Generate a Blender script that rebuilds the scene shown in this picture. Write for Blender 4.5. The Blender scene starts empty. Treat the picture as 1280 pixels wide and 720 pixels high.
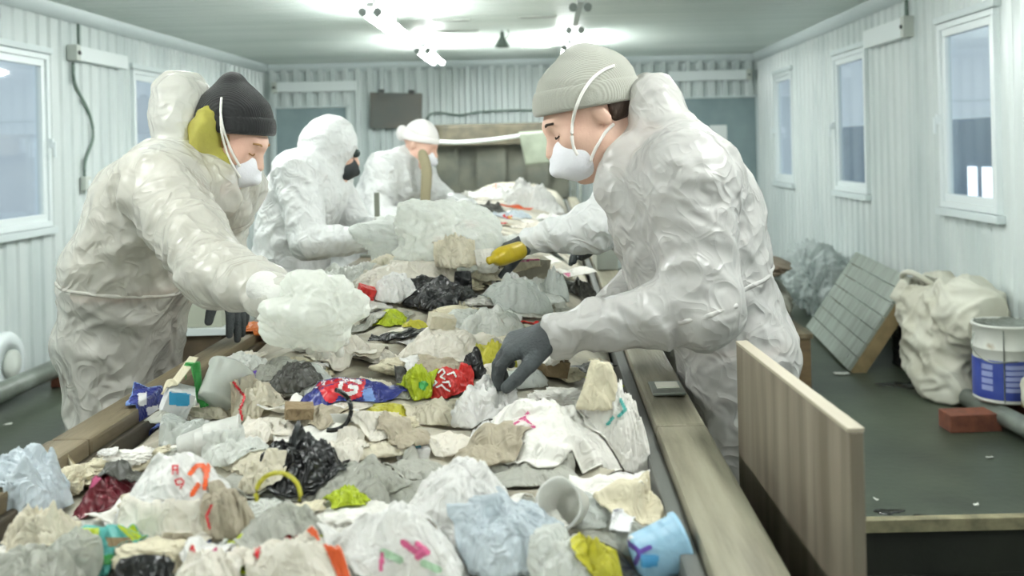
import bpy, bmesh, math, random
import numpy as np
from mathutils import Vector, Matrix
PI = math.pi
S = bpy.context.scene
COL = S.collection
RNG = random.Random(7)
# ------------------------------------------------------------------ camera geometry
CAMH, FPX, PX, PY, ROLL = 1.40, 1200.0, 685.0, 184.0, 0.0227
def at(px, py, Y):
    """world point at depth Y whose image falls on the photograph's pixel"""
    dx, dy = px - PX, py - PY
    x, y = dx - ROLL * dy, dy + ROLL * dx
    return np.array([x * Y / FPX, Y, CAMH - y * Y / FPX])
def onz(px, py, z):
    dx, dy = px - PX, py - PY
    y = dy + ROLL * dx
    return at(px, py, (CAMH - z) * FPX / y)
cam = bpy.data.cameras.new('camera'); camo = bpy.data.objects.new('camera', cam); COL.objects.link(camo)
c_, s_ = math.cos(ROLL), math.sin(ROLL)
camo.matrix_world = Matrix(((c_, s_, 0, 0), (0, 0, -1, 0), (-s_, c_, 0, CAMH), (0, 0, 0, 1)))
cam.sensor_width = 36; cam.lens = 36 * FPX / 1280
cam.shift_x = -(PX - 640) / 1280; cam.shift_y = -(360 - PY) / 1280
cam.clip_start = 0.05
cam.dof.use_dof = True; cam.dof.focus_distance = 2.15; cam.dof.aperture_fstop = 4.0
S.camera = camo
S.view_settings.view_transform = 'Standard'; S.view_settings.look = 'None'
S.view_settings.exposure = -0.32; S.view_settings.gamma = 1.0; S.view_settings.use_curve_mapping = False

# ------------------------------------------------------------------ noise (numpy)
def _hash(ix, iy, iz, seed):
    h = (ix * 374761393 + iy * 668265263 + iz * 2147483647 + seed * 974634777) & 0xffffffff
    h = ((h ^ (h >> 13)) * 1274126177) & 0xffffffff
    h = ((h ^ (h >> 16)) * 2246822519) & 0xffffffff
    return h ^ (h >> 15)
def _unit(ix, iy, iz, seed):
    return (_hash(ix, iy, iz, seed) & 0xffff).astype(np.float32) / 65535.0
def vnoise(p, seed=0):
    p = np.asarray(p, np.float32); i = np.floor(p).astype(np.int64); f = (p - i).astype(np.float32)
    u = f * f * f * (f * (f * 6 - 15) + 10)
    r = 0
    for a in (0, 1):
        for b in (0, 1):
            for c in (0, 1):
                g = _hash(i[:, 0] + a, i[:, 1] + b, i[:, 2] + c, seed)
                gx = (g & 255) / 127.5 - 1; gy = ((g >> 8) & 255) / 127.5 - 1; gz = ((g >> 16) & 255) / 127.5 - 1
                d = gx * (f[:, 0] - a) + gy * (f[:, 1] - b) + gz * (f[:, 2] - c)
                r = r + d * (u[:, 0] if a else 1 - u[:, 0]) * (u[:, 1] if b else 1 - u[:, 1]) * (u[:, 2] if c else 1 - u[:, 2])
    return r.astype(np.float32)
def fbm(p, seed=0, octs=3):
    r, a = 0, 1.0
    for k in range(octs):
        r = r + a * vnoise(p * 2.03 ** k, seed + k * 17); a *= .5
    return r
def billow(p, seed=0, octs=2):
    r, a = 0, 1.0
    for k in range(octs):
        r = r + a * np.abs(vnoise(p * 2.1 ** k, seed + k * 17)); a *= .5
    return r
def worley(p, seed=0):
    """F1 and F2 distances"""
    p = np.asarray(p, np.float32); i = np.floor(p).astype(np.int64)
    f1 = np.full(len(p), 9., np.float32); f2 = f1.copy()
    for a in (-1, 0, 1):
        for b in (-1, 0, 1):
            for c in (-1, 0, 1):
                x, y, z = i[:, 0] + a, i[:, 1] + b, i[:, 2] + c
                h = _hash(x, y, z, seed)
                q = np.stack([x + (h & 1023) / 1023., y + ((h >> 10) & 1023) / 1023., z + ((h >> 20) & 1023) / 1023.], 1)
                d = np.sqrt(((q - p) ** 2).sum(1)).astype(np.float32)
                f2 = np.minimum(f2, np.maximum(d, f1)); f1 = np.minimum(f1, d)
    return f1, f2

# ------------------------------------------------------------------ objects
def tag(o, label=None, cat=None, group=None, kind=None):
    if label: o['label'] = label
    if cat: o['category'] = cat
    if group: o['group'] = group
    if kind: o['kind'] = kind
    return o
def empty(name, loc, label=None, cat=None, group=None, rz=0.0):
    o = bpy.data.objects.new(name, None); COL.objects.link(o)
    o.location = [float(v) for v in loc]; o.rotation_euler = (0, 0, rz); o.empty_display_size = .05
    return tag(o, label, cat, group)
def mobj(name, verts, faces, mats, parent=None, smooth=True, midx=None, local=True):
    """one mesh object; with a parent that is an unrotated Empty the world verts are made local"""
    me = bpy.data.meshes.new(name)
    v = np.asarray(verts, float)
    if parent is not None and local: v = v - np.array(root_loc(parent))
    me.from_pydata(v.tolist(), [], [list(map(int, f)) for f in faces]); me.update()
    for m in (mats if isinstance(mats, (list, tuple)) else [mats]): me.materials.append(m)
    if midx is not None: me.polygons.foreach_set('material_index', np.asarray(midx, np.int32))
    me.polygons.foreach_set('use_smooth', np.full(len(me.polygons), bool(smooth)))
    o = bpy.data.objects.new(name, me); COL.objects.link(o)
    if parent is not None: o.parent = parent
    return o
def root_loc(o):
    l = Vector((0, 0, 0))
    while o is not None: l = l + o.location; o = o.parent
    return tuple(l)
class MB:
    """collects boxes, tubes, lathes into one mesh"""
    def __init__(s): s.v = []; s.f = []; s.m = []
    def add(s, v, f, mi=0):
        n = len(s.v); s.v += [tuple(map(float, q)) for q in v]; s.f += [tuple(n + i for i in q) for q in f]; s.m += [mi] * len(f); return s
    def box(s, lo, hi, mi=0, bev=0.0, M=None):
        x0, y0, z0 = lo; x1, y1, z1 = hi
        bm = bmesh.new(); bmesh.ops.create_cube(bm, size=1)
        for v in bm.verts: v.co = ((x0 + x1) / 2 + v.co.x * (x1 - x0), (y0 + y1) / 2 + v.co.y * (y1 - y0), (z0 + z1) / 2 + v.co.z * (z1 - z0))
        if bev: bmesh.ops.bevel(bm, geom=list(bm.edges), offset=bev, segments=2, affect='EDGES', profile=.6)
        bm.verts.index_update()
        v = [M @ q.co if M else q.co.copy() for q in bm.verts]; f = [[q.index for q in p.verts] for p in bm.faces]; bm.free()
        return s.add(v, f, mi)
    def tube(s, pts, r, seg=10, mi=0, cap=True):
        pts = [np.asarray(p, float) for p in pts]; n = len(pts); rr = r if isinstance(r, (list, tuple)) else [r] * n
        v = []; up = np.array([0, 0, 1.])
        for i, p in enumerate(pts):
            t = pts[min(i + 1, n - 1)] - pts[max(i - 1, 0)]; t = t / (np.linalg.norm(t) + 1e-9)
            a = np.cross(t, up)
            if np.linalg.norm(a) < .05: a = np.cross(t, [1., 0, 0])
            a /= np.linalg.norm(a); b = np.cross(a, t)
            for k in range(seg):
                w = 2 * PI * k / seg; v.append(p + rr[i] * (math.cos(w) * a + math.sin(w) * b))
        f = [(i * seg + k, i * seg + (k + 1) % seg, (i + 1) * seg + (k + 1) % seg, (i + 1) * seg + k) for i in range(n - 1) for k in range(seg)]
        if cap: f += [tuple(range(seg))[::-1], tuple((n - 1) * seg + k for k in range(seg))]
        return s.add(v, f, mi)
    def lathe(s, prof, seg=24, M=None, mi=0, cap=True):
        v = [(r * math.cos(2 * PI * k / seg), r * math.sin(2 * PI * k / seg), z) for r, z in prof for k in range(seg)]
        if M is not None: v = [M @ Vector(q) for q in v]
        n = len(prof)
        f = [(i * seg + k, i * seg + (k + 1) % seg, (i + 1) * seg + (k + 1) % seg, (i + 1) * seg + k) for i in range(n - 1) for k in range(seg)]
        if cap: f += [tuple(range(seg))[::-1], tuple((n - 1) * seg + k for k in range(seg))]
        return s.add(v, f, mi)
    def build(s, name, mats, parent=None, smooth=False):
        return mobj(name, s.v, s.f, mats, parent, smooth, s.m)
def smooth_curve(pts, n=8):
    pts = [np.asarray(p, float) for p in pts]; P = [2 * pts[0] - pts[1]] + pts + [2 * pts[-1] - pts[-2]]; out = []
    for i in range(1, len(P) - 2):
        for k in range(n):
            t = k / n; a, b, c, d = P[i - 1], P[i], P[i + 1], P[i + 2]
            out.append(.5 * (2 * b + (c - a) * t + (2 * a - 5 * b + 4 * c - d) * t * t + (3 * b - a - 3 * c + d) * t ** 3))
    return out + [pts[-1]]

# ------------------------------------------------------------------ materials
def srgb(r, g, b):
    f = lambda c: (c / 255 / 12.92) if c <= 10 else ((c / 255 + .055) / 1.055) ** 2.4
    return (f(r), f(g), f(b), 1)
def mat(name, col, rough=.6, metal=0.0, col2=None, nscale=6.0, namt=1.0, bump=0.0, bscale=40.0, spec=.5, trans=0.0, sheen=0.0, stretch=(1, 1, 1), ramp=(.35, .65), detail=4, bdist=.01):
    """principled + an optional second colour in noise patches (wear, dirt) + noise bump"""
    m = bpy.data.materials.new(name); m.use_nodes = True; nt = m.node_tree; N, L = nt.nodes, nt.links
    b = N['Principled BSDF']; out = N['Material Output']
    b.inputs['Base Color'].default_value = srgb(*col); b.inputs['Roughness'].default_value = rough; b.inputs['Metallic'].default_value = metal
    b.inputs['Specular IOR Level'].default_value = spec
    if sheen: b.inputs['Sheen Weight'].default_value = sheen
    tc = N.new('ShaderNodeTexCoord'); mp = N.new('ShaderNodeMapping'); mp.inputs['Scale'].default_value = stretch; L.new(tc.outputs['Object'], mp.inputs['Vector'])
    if col2:
        n = N.new('ShaderNodeTexNoise'); n.inputs['Scale'].default_value = nscale; n.inputs['Detail'].default_value = detail; L.new(mp.outputs['Vector'], n.inputs['Vector'])
        r = N.new('ShaderNodeValToRGB'); r.color_ramp.elements[0].position, r.color_ramp.elements[1].position = ramp
        r.color_ramp.elements[0].color = srgb(*col); r.color_ramp.elements[1].color = srgb(*(np.array(col) * (1 - namt) + np.array(col2) * namt))
        L.new(n.outputs['Fac'], r.inputs['Fac']); L.new(r.outputs['Color'], b.inputs['Base Color'])
    if bump:
        n2 = N.new('ShaderNodeTexNoise'); n2.inputs['Scale'].default_value = bscale; n2.inputs['Detail'].default_value = 3; L.new(mp.outputs['Vector'], n2.inputs['Vector'])
        bp = N.new('ShaderNodeBump'); bp.inputs['Strength'].default_value = bump; bp.inputs['Distance'].default_value = bdist
        L.new(n2.outputs['Fac'], bp.inputs['Height']); L.new(bp.outputs['Normal'], b.inputs['Normal'])
    if trans:
        t = N.new('ShaderNodeBsdfTranslucent'); mx = N.new('ShaderNodeMixShader'); mx.inputs[0].default_value = trans
        if col2: L.new(r.outputs['Color'], t.inputs['Color'])
        else: t.inputs['Color'].default_value = srgb(*col)
        if bump: L.new(bp.outputs['Normal'], t.inputs['Normal'])
        L.new(b.outputs[0], mx.inputs[1]); L.new(t.outputs[0], mx.inputs[2]); L.new(mx.outputs[0], out.inputs[0])
    return m
def clear_film(name, col, opac, rough=.25, bump=.4):
    """thin film that partly lets one see through"""
    m = mat(name, col, rough, bump=bump, bscale=30, trans=.45); nt = m.node_tree; N, L = nt.nodes, nt.links; out = N['Material Output']
    src = out.inputs[0].links[0].from_socket
    tr = N.new('ShaderNodeBsdfTransparent'); mx = N.new('ShaderNodeMixShader'); fr = N.new('ShaderNodeFresnel'); fr.inputs['IOR'].default_value = 1.6
    mr = N.new('ShaderNodeMapRange'); mr.inputs['To Min'].default_value = opac; mr.inputs['To Max'].default_value = 1.0; L.new(fr.outputs[0], mr.inputs['Value'])
    L.new(mr.outputs[0], mx.inputs[0]); L.new(tr.outputs[0], mx.inputs[1]); L.new(src, mx.inputs[2]); L.new(mx.outputs[0], out.inputs[0])
    return m
def emit(name, col, strength):
    m = bpy.data.materials.new(name); m.use_nodes = True; b = m.node_tree.nodes['Principled BSDF']
    b.inputs['Base Color'].default_value = col; b.inputs['Emission Color'].default_value = col; b.inputs['Emission Strength'].default_value = strength
    return m
# ================================================================== THE ROOM
XL, XR, YB, YF, ZC = -3.24, 2.42, 11.0, -3.2, 2.41
M_wall = mat('white_sheet_metal', (205, 213, 211), .3, col2=(184, 195, 194), nscale=2.5, stretch=(1, 1, .25), ramp=(.45, .75), spec=.5)
M_trim = mat('white_trim_metal', (206, 216, 216), .4)
M_ceil = mat('grey_green_ceiling_metal', (218, 226, 220), .42, col2=(200, 211, 204), nscale=1.2, stretch=(.3, 2, 1))
M_floor = mat('wet_grey_floor', (70, 78, 63), .42, col2=(42, 48, 38), nscale=1.7, ramp=(.35, .7), bump=.15, bscale=25, detail=8)
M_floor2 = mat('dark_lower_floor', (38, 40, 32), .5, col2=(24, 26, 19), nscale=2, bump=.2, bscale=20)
M_pvc = mat('white_window_plastic', (222, 230, 230), .3)
M_steel = mat('dull_grey_steel', (150, 156, 150), .4, .6, col2=(112, 116, 108), nscale=9)
M_dark = mat('dark_screw_metal', (60, 64, 62), .5)
M_door = mat('grey_blue_door_paint', (138, 156, 158), .45, col2=(124, 142, 144), nscale=3)
M_grey = mat('light_grey_plastic', (190, 196, 188), .45)
M_heat = mat('white_heater_enamel', (224, 231, 230), .3)

def corrugated(name, axis, fixed, a0, a1, z0, z1, holes, inward, period=.14, depth=.018, m=M_wall, seams=()):
    """wall of trapezoid-ribbed sheet; AXIS is the direction that runs along the wall; holes are (a0, a1, z0, z1)"""
    us = []; u = a0
    prof = [(0, 0), (.42, 0), (.52, 1), (.90, 1), (1.0, 0)]
    while u < a1:
        for t, d in prof[:-1]: us.append((min(u + t * period, a1), d))
        u += period
    us.append((a1, 0))
    ex = {}
    for h in holes:
        for e in h[:2]: us.append((e, None))
    us = sorted(us, key=lambda q: q[0]); last = 0
    res = []
    for uu, d in us:
        d = last if d is None else d; last = d
        if not res or uu - res[-1][0] > 1e-5: res.append((uu, d))
    zs = sorted({z0, z1} | {z for h in holes for z in h[2:]})
    v = []; f = []; nz = len(zs)
    for uu, d in res:
        for z in zs:
            p = fixed + inward * d * depth
            v.append((p, uu, z) if axis == 'y' else (uu, p, z))
    for i in range(len(res) - 1):
        uc = (res[i][0] + res[i + 1][0]) / 2
        for j in range(nz - 1):
            zc = (zs[j] + zs[j + 1]) / 2
            if any(h[0] < uc < h[1] and h[2] < zc < h[3] for h in holes): continue
            a, b = i * nz + j, (i + 1) * nz + j; f.append((a, b, b + 1, a + 1))
    return tag(mobj(name, v, f, m, smooth=False), kind='structure')

WIN_R = [(5.12, 5.86, .985, 2.09), (7.21, 8.02, .99, 2.10), (9.38, 10.12, .99, 2.10)]
WIN_L = [(5.32, 6.2, .965, 2.07), (7.46, 8.22, .98, 2.08)]
corrugated('wall_right', 'y', XR, YF, YB, 0 - .25, ZC, WIN_R, -1)
corrugated('wall_left', 'y', XL, YF, YB, 0, ZC, WIN_L, 1)
corrugated('wall_back', 'x', YB, XL, XR, 0, ZC, [(XL + .1, -2.28, 0, 1.925), (1.50, 2.40, 0, 1.935)], -1, depth=.04)
corrugated('wall_front', 'x', YF, XL, XR, 0 - .25, ZC, [], 1)
# ceiling: narrow ribbed strips running across the room
v = []; f = []; y = YF; i = 0
while y < YB:
    for t, d in ((0, 0), (.14, 0), (.15, .012), (.164, .012), (.165, 0)):
        v += [(XL, min(y + t, YB), ZC + d), (XR, min(y + t, YB), ZC + d)]
    y += .165
for k in range(0, len(v) - 2, 2): f.append((k, k + 1, k + 3, k + 2))
tag(mobj('ceiling', v, f, M_ceil, smooth=False), kind='structure')
# floor with a lower strip beside the near end of the line
SX, SY, LOWZ = 0.95, 3.53, -.2
def grid(name, x0, x1, y0, y1, z, m, n=40):
    gx, gy = np.linspace(x0, x1, n), np.linspace(y0, y1, n)
    v = [(a, b, z) for a in gx for b in gy]; f = [(i * n + j, (i + 1) * n + j, (i + 1) * n + j + 1, i * n + j + 1) for i in range(n - 1) for j in range(n - 1)]
    return v, f
v1, f1 = grid('', XL, SX, YF, YB, 0, None); v2, f2 = grid('', SX, XR, SY, YB, 0, None)
b = MB().add(v1, f1).add(v2, f2)
tag(b.build('floor', M_floor), kind='structure')
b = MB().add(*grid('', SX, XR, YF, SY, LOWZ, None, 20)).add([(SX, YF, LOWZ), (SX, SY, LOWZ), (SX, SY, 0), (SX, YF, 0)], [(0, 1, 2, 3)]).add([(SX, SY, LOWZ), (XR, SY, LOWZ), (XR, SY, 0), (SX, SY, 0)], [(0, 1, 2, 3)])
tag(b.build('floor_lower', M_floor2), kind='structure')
M_edge = mat('worn_wood_edge', (150, 142, 112), .6, col2=(110, 104, 80), nscale=14)
tag(MB().box((SX, SY - .03, -.035), (XR, SY + .012, .012), bev=.004).build('trim_1', M_edge), kind='structure')
# cornice strips along the wall tops
def strip(name, p0, p1, inward):
    d = np.asarray(inward, float); pr = [(0, -.085), (.02, -.09), (.055, -.045), (.075, -.02), (.075, 0)]
    v = []
    for p in (p0, p1):
        for a, z in pr: v.append((p[0] + d[0] * a, p[1] + d[1] * a, ZC + z))
    n = len(pr); f = [(k, k + 1, n + k + 1, n + k) for k in range(n - 1)]
    tag(mobj(name, v, f, M_trim, smooth=True), kind='structure')
strip('trim_2', (XL, YF), (XL, YB), (1, 0)); strip('trim_3', (XR, YF), (XR, YB), (-1, 0)); strip('trim_4', (XL, YB), (XR, YB), (0, -1))

def glass_mat():
    m = bpy.data.materials.new('window_glass'); m.use_nodes = True; nt = m.node_tree; N, L = nt.nodes, nt.links
    N.remove(N['Principled BSDF']); out = N['Material Output']
    g = N.new('ShaderNodeBsdfGlossy'); g.inputs['Roughness'].default_value = .04; t = N.new('ShaderNodeBsdfTransparent'); t.inputs['Color'].default_value = (.86, .92, .95, 1)
    fr = N.new('ShaderNodeLayerWeight'); fr.inputs['Blend'].default_value = .25; mx = N.new('ShaderNodeMixShader'); mr = N.new('ShaderNodeMapRange'); mr.inputs['To Min'].default_value = .06; mr.inputs['To Max'].default_value = .5; L.new(fr.outputs['Facing'], mr.inputs['Value'])
    L.new(mr.outputs[0], mx.inputs[0]); L.new(t.outputs[0], mx.inputs[1]); L.new(g.outputs[0], mx.inputs[2]); L.new(mx.outputs[0], out.inputs[0])
    return m
M_glass = glass_mat()
def window(n, X, sgn, a0, a1, z0, z1):
    """white plastic window in a side wall; SGN points into the room"""
    root = empty(f'window_{n}', (X, (a0 + a1) / 2, z0)); root['kind'] = 'structure'
    o = lambda d: X + sgn * d
    lo = lambda d0, d1: (min(o(d0), o(d1)), max(o(d0), o(d1)))
    fr = MB(); w = .035; x0, x1 = lo(-.03, .035)
    for A0, A1, Z0, Z1 in ((a0, a1, z0, z0 + w), (a0, a1, z1 - w, z1), (a0, a0 + w, z0 + w, z1 - w), (a1 - w, a1, z0 + w, z1 - w)): fr.box((x0, A0, Z0), (x1, A1, Z1), bev=.004)
    fr.build('window_frame', M_pvc, root)
    sa = MB(); x0, x1 = lo(-.02, .02); q = w; w2 = .045
    for A0, A1, Z0, Z1 in ((a0 + q, a1 - q, z0 + q, z0 + q + w2), (a0 + q, a1 - q, z1 - q - w2, z1 - q), (a0 + q, a0 + q + w2, z0 + q + w2, z1 - q - w2), (a1 - q - w2, a1 - q, z0 + q + w2, z1 - q - w2)): sa.box((x0, A0, Z0), (x1, A1, Z1), bev=.005)
    sa.build('sash', M_pvc, root)
    x0, x1 = lo(-.012, .0)
    MB().box((x0, a0 + q + w2 - .005, z0 + q + w2 - .005), (x1, a1 - q - w2 + .005, z1 - q - w2 + .005)).build('pane', M_glass, root)
    x0, x1 = lo(.0, .055)
    MB().box((x0, a0 - .03, z0 - .05), (x1, a1 + .03, z0 - .004), bev=.006).build('window_sill', M_trim, root)
    x0, x1 = lo(.0, .045)
    MB().box((x0, a0 - .03, z1 + .004), (x1, a1 + .03, z1 + .045), bev=.006).build('window_head', M_trim, root)
    x0, x1 = lo(.035, .06); zc = (z0 + z1) / 2 - .02
    h = MB().box((x0, a1 - .035, zc - .03), (x1, a1 - .012, zc + .03), bev=.004); h.box((min(o(.06), o(.075)), a1 - .03, zc - .09), (max(o(.06), o(.075)), a1 - .016, zc + .01), bev=.004)
    h.build('window_handle', M_pvc, root)
for k, w in enumerate(WIN_R): window(k + 1, XR, -1, *w)
for k, w in enumerate(WIN_L): window(k + 4, XL, 1, *w)

def door(n, x0, x1, z1, handle_x):
    root = empty(f'door_{n}', ((x0 + x1) / 2, YB, 0)); root['kind'] = 'structure'
    MB().box((x0, YB + .0, .01), (x1, YB + .04, z1), bev=.004).build('door_leaf', M_door, root)
    j = MB(); j.box((x0 - .04, YB - .03, 0), (x0, YB + .05, z1 + .02)); j.box((x1, YB - .03, 0), (x1 + .04, YB + .05, z1 + .02)); j.box((x0 - .04, YB - .03, z1), (x1 + .04, YB + .05, z1 + .03))
    j.build('door_frame', M_trim, root)
    h = MB().box((handle_x - .02, YB - .012, .96), (handle_x + .02, YB, 1.14), bev=.003); h.tube([(handle_x, YB - .01, 1.08), (handle_x, YB - .055, 1.08), (handle_x + .11, YB - .055, 1.08)], .009)
    h.build('door_handle', M_steel, root)
door(1, XL + .13, -2.30, 1.91, -2.95); door(2, 1.53, 2.39, 1.92, 1.62)
p = at(898, 170, YB - .002)
nt_ = empty('paper_notice', (p[0], YB, p[2]), 'white paper notice taped to the grey door at the right of the far wall', 'notice')
M_paper = mat('white_paper', (226, 230, 228), .7); M_ink = mat('grey_print', (150, 158, 160), .7)
MB().box((p[0] - .1, YB - .0035, p[2] - .125), (p[0] + .1, YB - .0005, p[2] + .125)).build('sheet', M_paper, nt_)

# ------------------------------------------------------------------ exterior seen dimly through the panes
W = bpy.data.worlds.new('world'); S.world = W; W.use_nodes = True
W.node_tree.nodes['Background'].inputs[0].default_value = (.70, .77, .83, 1); W.node_tree.nodes['Background'].inputs[1].default_value = 1.35

# low hall wall outside the right-hand windows, with glowing panes added to give a bright patch in the glass
M_out = mat('blue_grey_hall_wall', (150, 162, 176), .7, col2=(132, 144, 160), nscale=2)
tag(MB().box((4.4, 3.0, -.2), (4.5, 15.0, 1.60)).build('wall_outside', M_out), kind='structure')
lw = empty('window_6', (4.39, 9.75, .7)); lw['kind'] = 'structure'
for y_, w_ in ((9.55, .34), (9.95, .2)): MB().box((4.385, y_ - w_ / 2, .72), (4.395, y_ + w_ / 2, 1.1)).build('pane', emit('added_pane_glow', (1, .97, .98, 1), 3.0), lw)
MB().box((4.38, 9.33, .66), (4.398, 10.1, .715), bev=.004).build('window_sill', M_pvc, lw)  # sill made up along with the added glowing panes

# ------------------------------------------------------------------ lamps
M_tube = emit('cool_white_tube_glow', (.96, 1.0, .985, 1), 150.0); M_tube_n = emit('white_tube_glow', (.98, 1.0, .98, 1), 108.0)
M_cap = mat('lamp_end_socket', (120, 128, 124), .4, .3)
M_house = mat('lamp_housing_white', (196, 204, 200), .4)
def fixture(X, Y0, Y1, label, lit=True, drop=.15):
    z = ZC - drop
    root = empty('fluorescent_lamp', (X, (Y0 + Y1) / 2, ZC), label, 'lamp', 'twin tube ceiling lamps')
    h = MB().box((X - .022, Y0 - .02, z + .03), (X + .022, Y1 + .02, z + .06), bev=.006)
    h.build('housing', M_house, root)
    for yy in (Y0 + .15, Y1 - .15): MB().tube([(X, yy, z + .05), (X, yy, ZC)], .012).build('hanger', M_cap, root)
    for s in (-1, 1):
        for yy, dd in ((Y0, 1), (Y1, -1)):
            MB().tube([(X + s * .045, yy - .035 * dd, z), (X + s * .045, yy + .012 * dd, z)], .026, 14).build('socket', M_cap, root)
        if lit: MB().tube([(X + s * .045, Y0 + .01, z), (X + s * .045, Y1 - .01, z)], .019, 12).build('tube', M_tube if Y0 > 5 else M_tube_n, root, True)
    return root
fixture(-1.08, 5.95, 7.1, 'lit twin tube ceiling lamp, the larger one in the row over the workers at left')
fixture(-1.07, 8.35, 9.5, 'lit twin tube ceiling lamp hanging close to the far wall above the dark wall board')
fixture(.21, 8.35, 9.5, 'lit twin tube ceiling lamp just above the grey knitted cap')
fixture(.22, 5.95, 7.1, 'twin ceiling lamp holder without tubes above the grey knitted cap', lit=False)
for Y0 in (3.4, .9, -1.8):
    for X in (-1.6, 1.0): fixture(X, Y0, Y0 + 1.2, 'lit twin tube ceiling lamp above the near part of the sorting line')
# ================================================================== shape generators
# ---- implicit bodies: smooth unions of round cones and ellipsoids, meshed by surface nets
def V3(*a): return np.array(a if len(a) > 1 else a[0], float)
def rc(a, b, ra, rb=None, flat=None):
    """round cone; FLAT = (axis, factor) squashes it along an axis"""
    return ('c', V3(a), V3(b), ra, ra if rb is None else rb, flat)
def el(c, r, R=None): return ('e', V3(c), V3(r), None if R is None else np.asarray(R, float))
def sdist(prim, p):
    if prim[0] == 'c':
        _, a, b, ra, rb, flat = prim
        q = p
        if flat is not None:
            ax, k = V3(flat[0]), flat[1]; ax = ax / np.linalg.norm(ax)
            q = p + ((p - a) @ ax)[:, None] * ax * (1 / k - 1); b = b + ((b - a) @ ax) * ax * (1 / k - 1)
        d = b - a; L = d @ d
        t = np.clip(((q - a) @ d) / max(L, 1e-9), 0, 1)
        w = q - a - t[:, None] * d
        return (np.sqrt((w * w).sum(1)) - (ra + (rb - ra) * t)) * (1 if flat is None else min(1, flat[1] + .15))
    if prim[0] == 'e':
        _, c, r, R = prim
        q = p - c
        if R is not None: q = q @ R          # columns of R are the ellipsoid's axes
        k0 = np.sqrt(((q / r) ** 2).sum(1)); k1 = np.sqrt(((q / r ** 2) ** 2).sum(1))
        return k0 * (k0 - 1) / np.maximum(k1, 1e-6)
    if prim[0] == 'p':                       # half space on the side the normal leaves
        return (p - prim[1]) @ prim[2]
    if prim[0] == 'f': return prim[1](p)
def half(c, n): n = V3(n); return ('p', V3(c), n / np.linalg.norm(n))
def field(ops, p):
    p = np.asarray(p, float); d = np.full(len(p), 9.0)
    for op, prim, k in ops:
        e = sdist(prim, p)
        if op == 'u':
            if k > 0:
                h = np.clip(.5 + .5 * (d - e) / k, 0, 1); d = d * (1 - h) + e * h - k * h * (1 - h)
            else: d = np.minimum(d, e)
        elif op == 's':
            e = -e; h = np.clip(.5 - .5 * (d - e) / k, 0, 1); d = d * (1 - h) + e * h + k * h * (1 - h)
        elif op == 'i':                      # keep what lies within
            h = np.clip(.5 - .5 * (d - e) / k, 0, 1); d = d * (1 - h) + e * h + k * h * (1 - h)
    return d
def bounds(ops):
    lo, hi = np.full(3, 9e9), np.full(3, -9e9)
    for op, pr, k in ops:
        if op != 'u': continue
        if pr[0] == 'c':
            r = max(pr[3], pr[4]); pts = [pr[1] - r, pr[1] + r, pr[2] - r, pr[2] + r]
        elif pr[0] == 'e': r = pr[2].max(); pts = [pr[1] - r, pr[1] + r]
        else: continue
        for q in pts: lo, hi = np.minimum(lo, q), np.maximum(hi, q)
    return lo, hi
def nets(ops, h, lo=None, hi=None):
    """surface nets, evaluated only near the surface"""
    b0, b1 = bounds(ops)
    lo = (b0 if lo is None else np.maximum(V3(lo), b0)) - 3 * h; hi = (b1 if hi is None else np.minimum(V3(hi), b1)) + 3 * h
    B = 4; nb = np.ceil((hi - lo) / (h * B)).astype(int)
    ix = np.stack(np.meshgrid(*[np.arange(n) for n in nb], indexing='ij'), -1).reshape(-1, 3)
    cd = field(ops, lo + (ix * B + (B - 1) / 2) * h)
    D = np.repeat(np.repeat(np.repeat(cd.reshape(nb), B, 0), B, 1), B, 2).astype(np.float32)
    act = ix[np.abs(cd) < B * h * 1.75]
    off = np.stack(np.meshgrid(*[np.arange(B)] * 3, indexing='ij'), -1).reshape(-1, 3)
    fi = (act[:, None, :] * B + off[None]).reshape(-1, 3)
    D[fi[:, 0], fi[:, 1], fi[:, 2]] = field(ops, lo + fi * h)
    ins = D < 0; n = D.shape
    cnt = sum(ins[a:n[0] - 1 + a, b:n[1] - 1 + b, c:n[2] - 1 + c].astype(np.int8) for a in (0, 1) for b in (0, 1) for c in (0, 1))
    cells = np.argwhere((cnt > 0) & (cnt < 8)); idx = np.full(cnt.shape, -1, np.int64); idx[tuple(cells.T)] = np.arange(len(cells))
    acc = np.zeros((len(cells), 3)); num = np.zeros(len(cells))
    cor = [(a, b, c) for a in (0, 1) for b in (0, 1) for c in (0, 1)]
    for i in range(8):
        for j in range(i + 1, 8):
            if sum(abs(cor[i][k] - cor[j][k]) for k in range(3)) != 1: continue
            A, Bc = np.array(cor[i]), np.array(cor[j])
            d0 = D[tuple((cells + A).T)]; d1 = D[tuple((cells + Bc).T)]
            m = (d0 < 0) != (d1 < 0); t = np.where(m, d0 / np.where(m, d0 - d1, 1), 0)
            acc += m[:, None] * (A + t[:, None] * (Bc - A)); num += m
    verts = lo + (cells + acc / num[:, None]) * h
    faces = []
    for ax in range(3):
        u, w = (ax + 1) % 3, (ax + 2) % 3
        s = [slice(None)] * 3; s2 = [slice(None)] * 3; s[ax] = slice(0, -1); s2[ax] = slice(1, None)
        a, b = ins[tuple(s)], ins[tuple(s2)]
        e = np.argwhere(a != b); e = e[(e[:, u] > 0) & (e[:, w] > 0) & (e[:, u] < n[u] - 1) & (e[:, w] < n[w] - 1)]
        fl = a[tuple(e.T)]
        q = []
        for du, dw in ((0, 0), (1, 0), (1, 1), (0, 1)):
            c = e.copy(); c[:, u] -= du; c[:, w] -= dw; q.append(idx[tuple(c.T)])
        q = np.stack(q, 1); q[~fl] = q[~fl][:, ::-1]
        faces.append(q)
    faces = np.concatenate(faces); faces = faces[(faces >= 0).all(1)]
    return verts, faces
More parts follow.
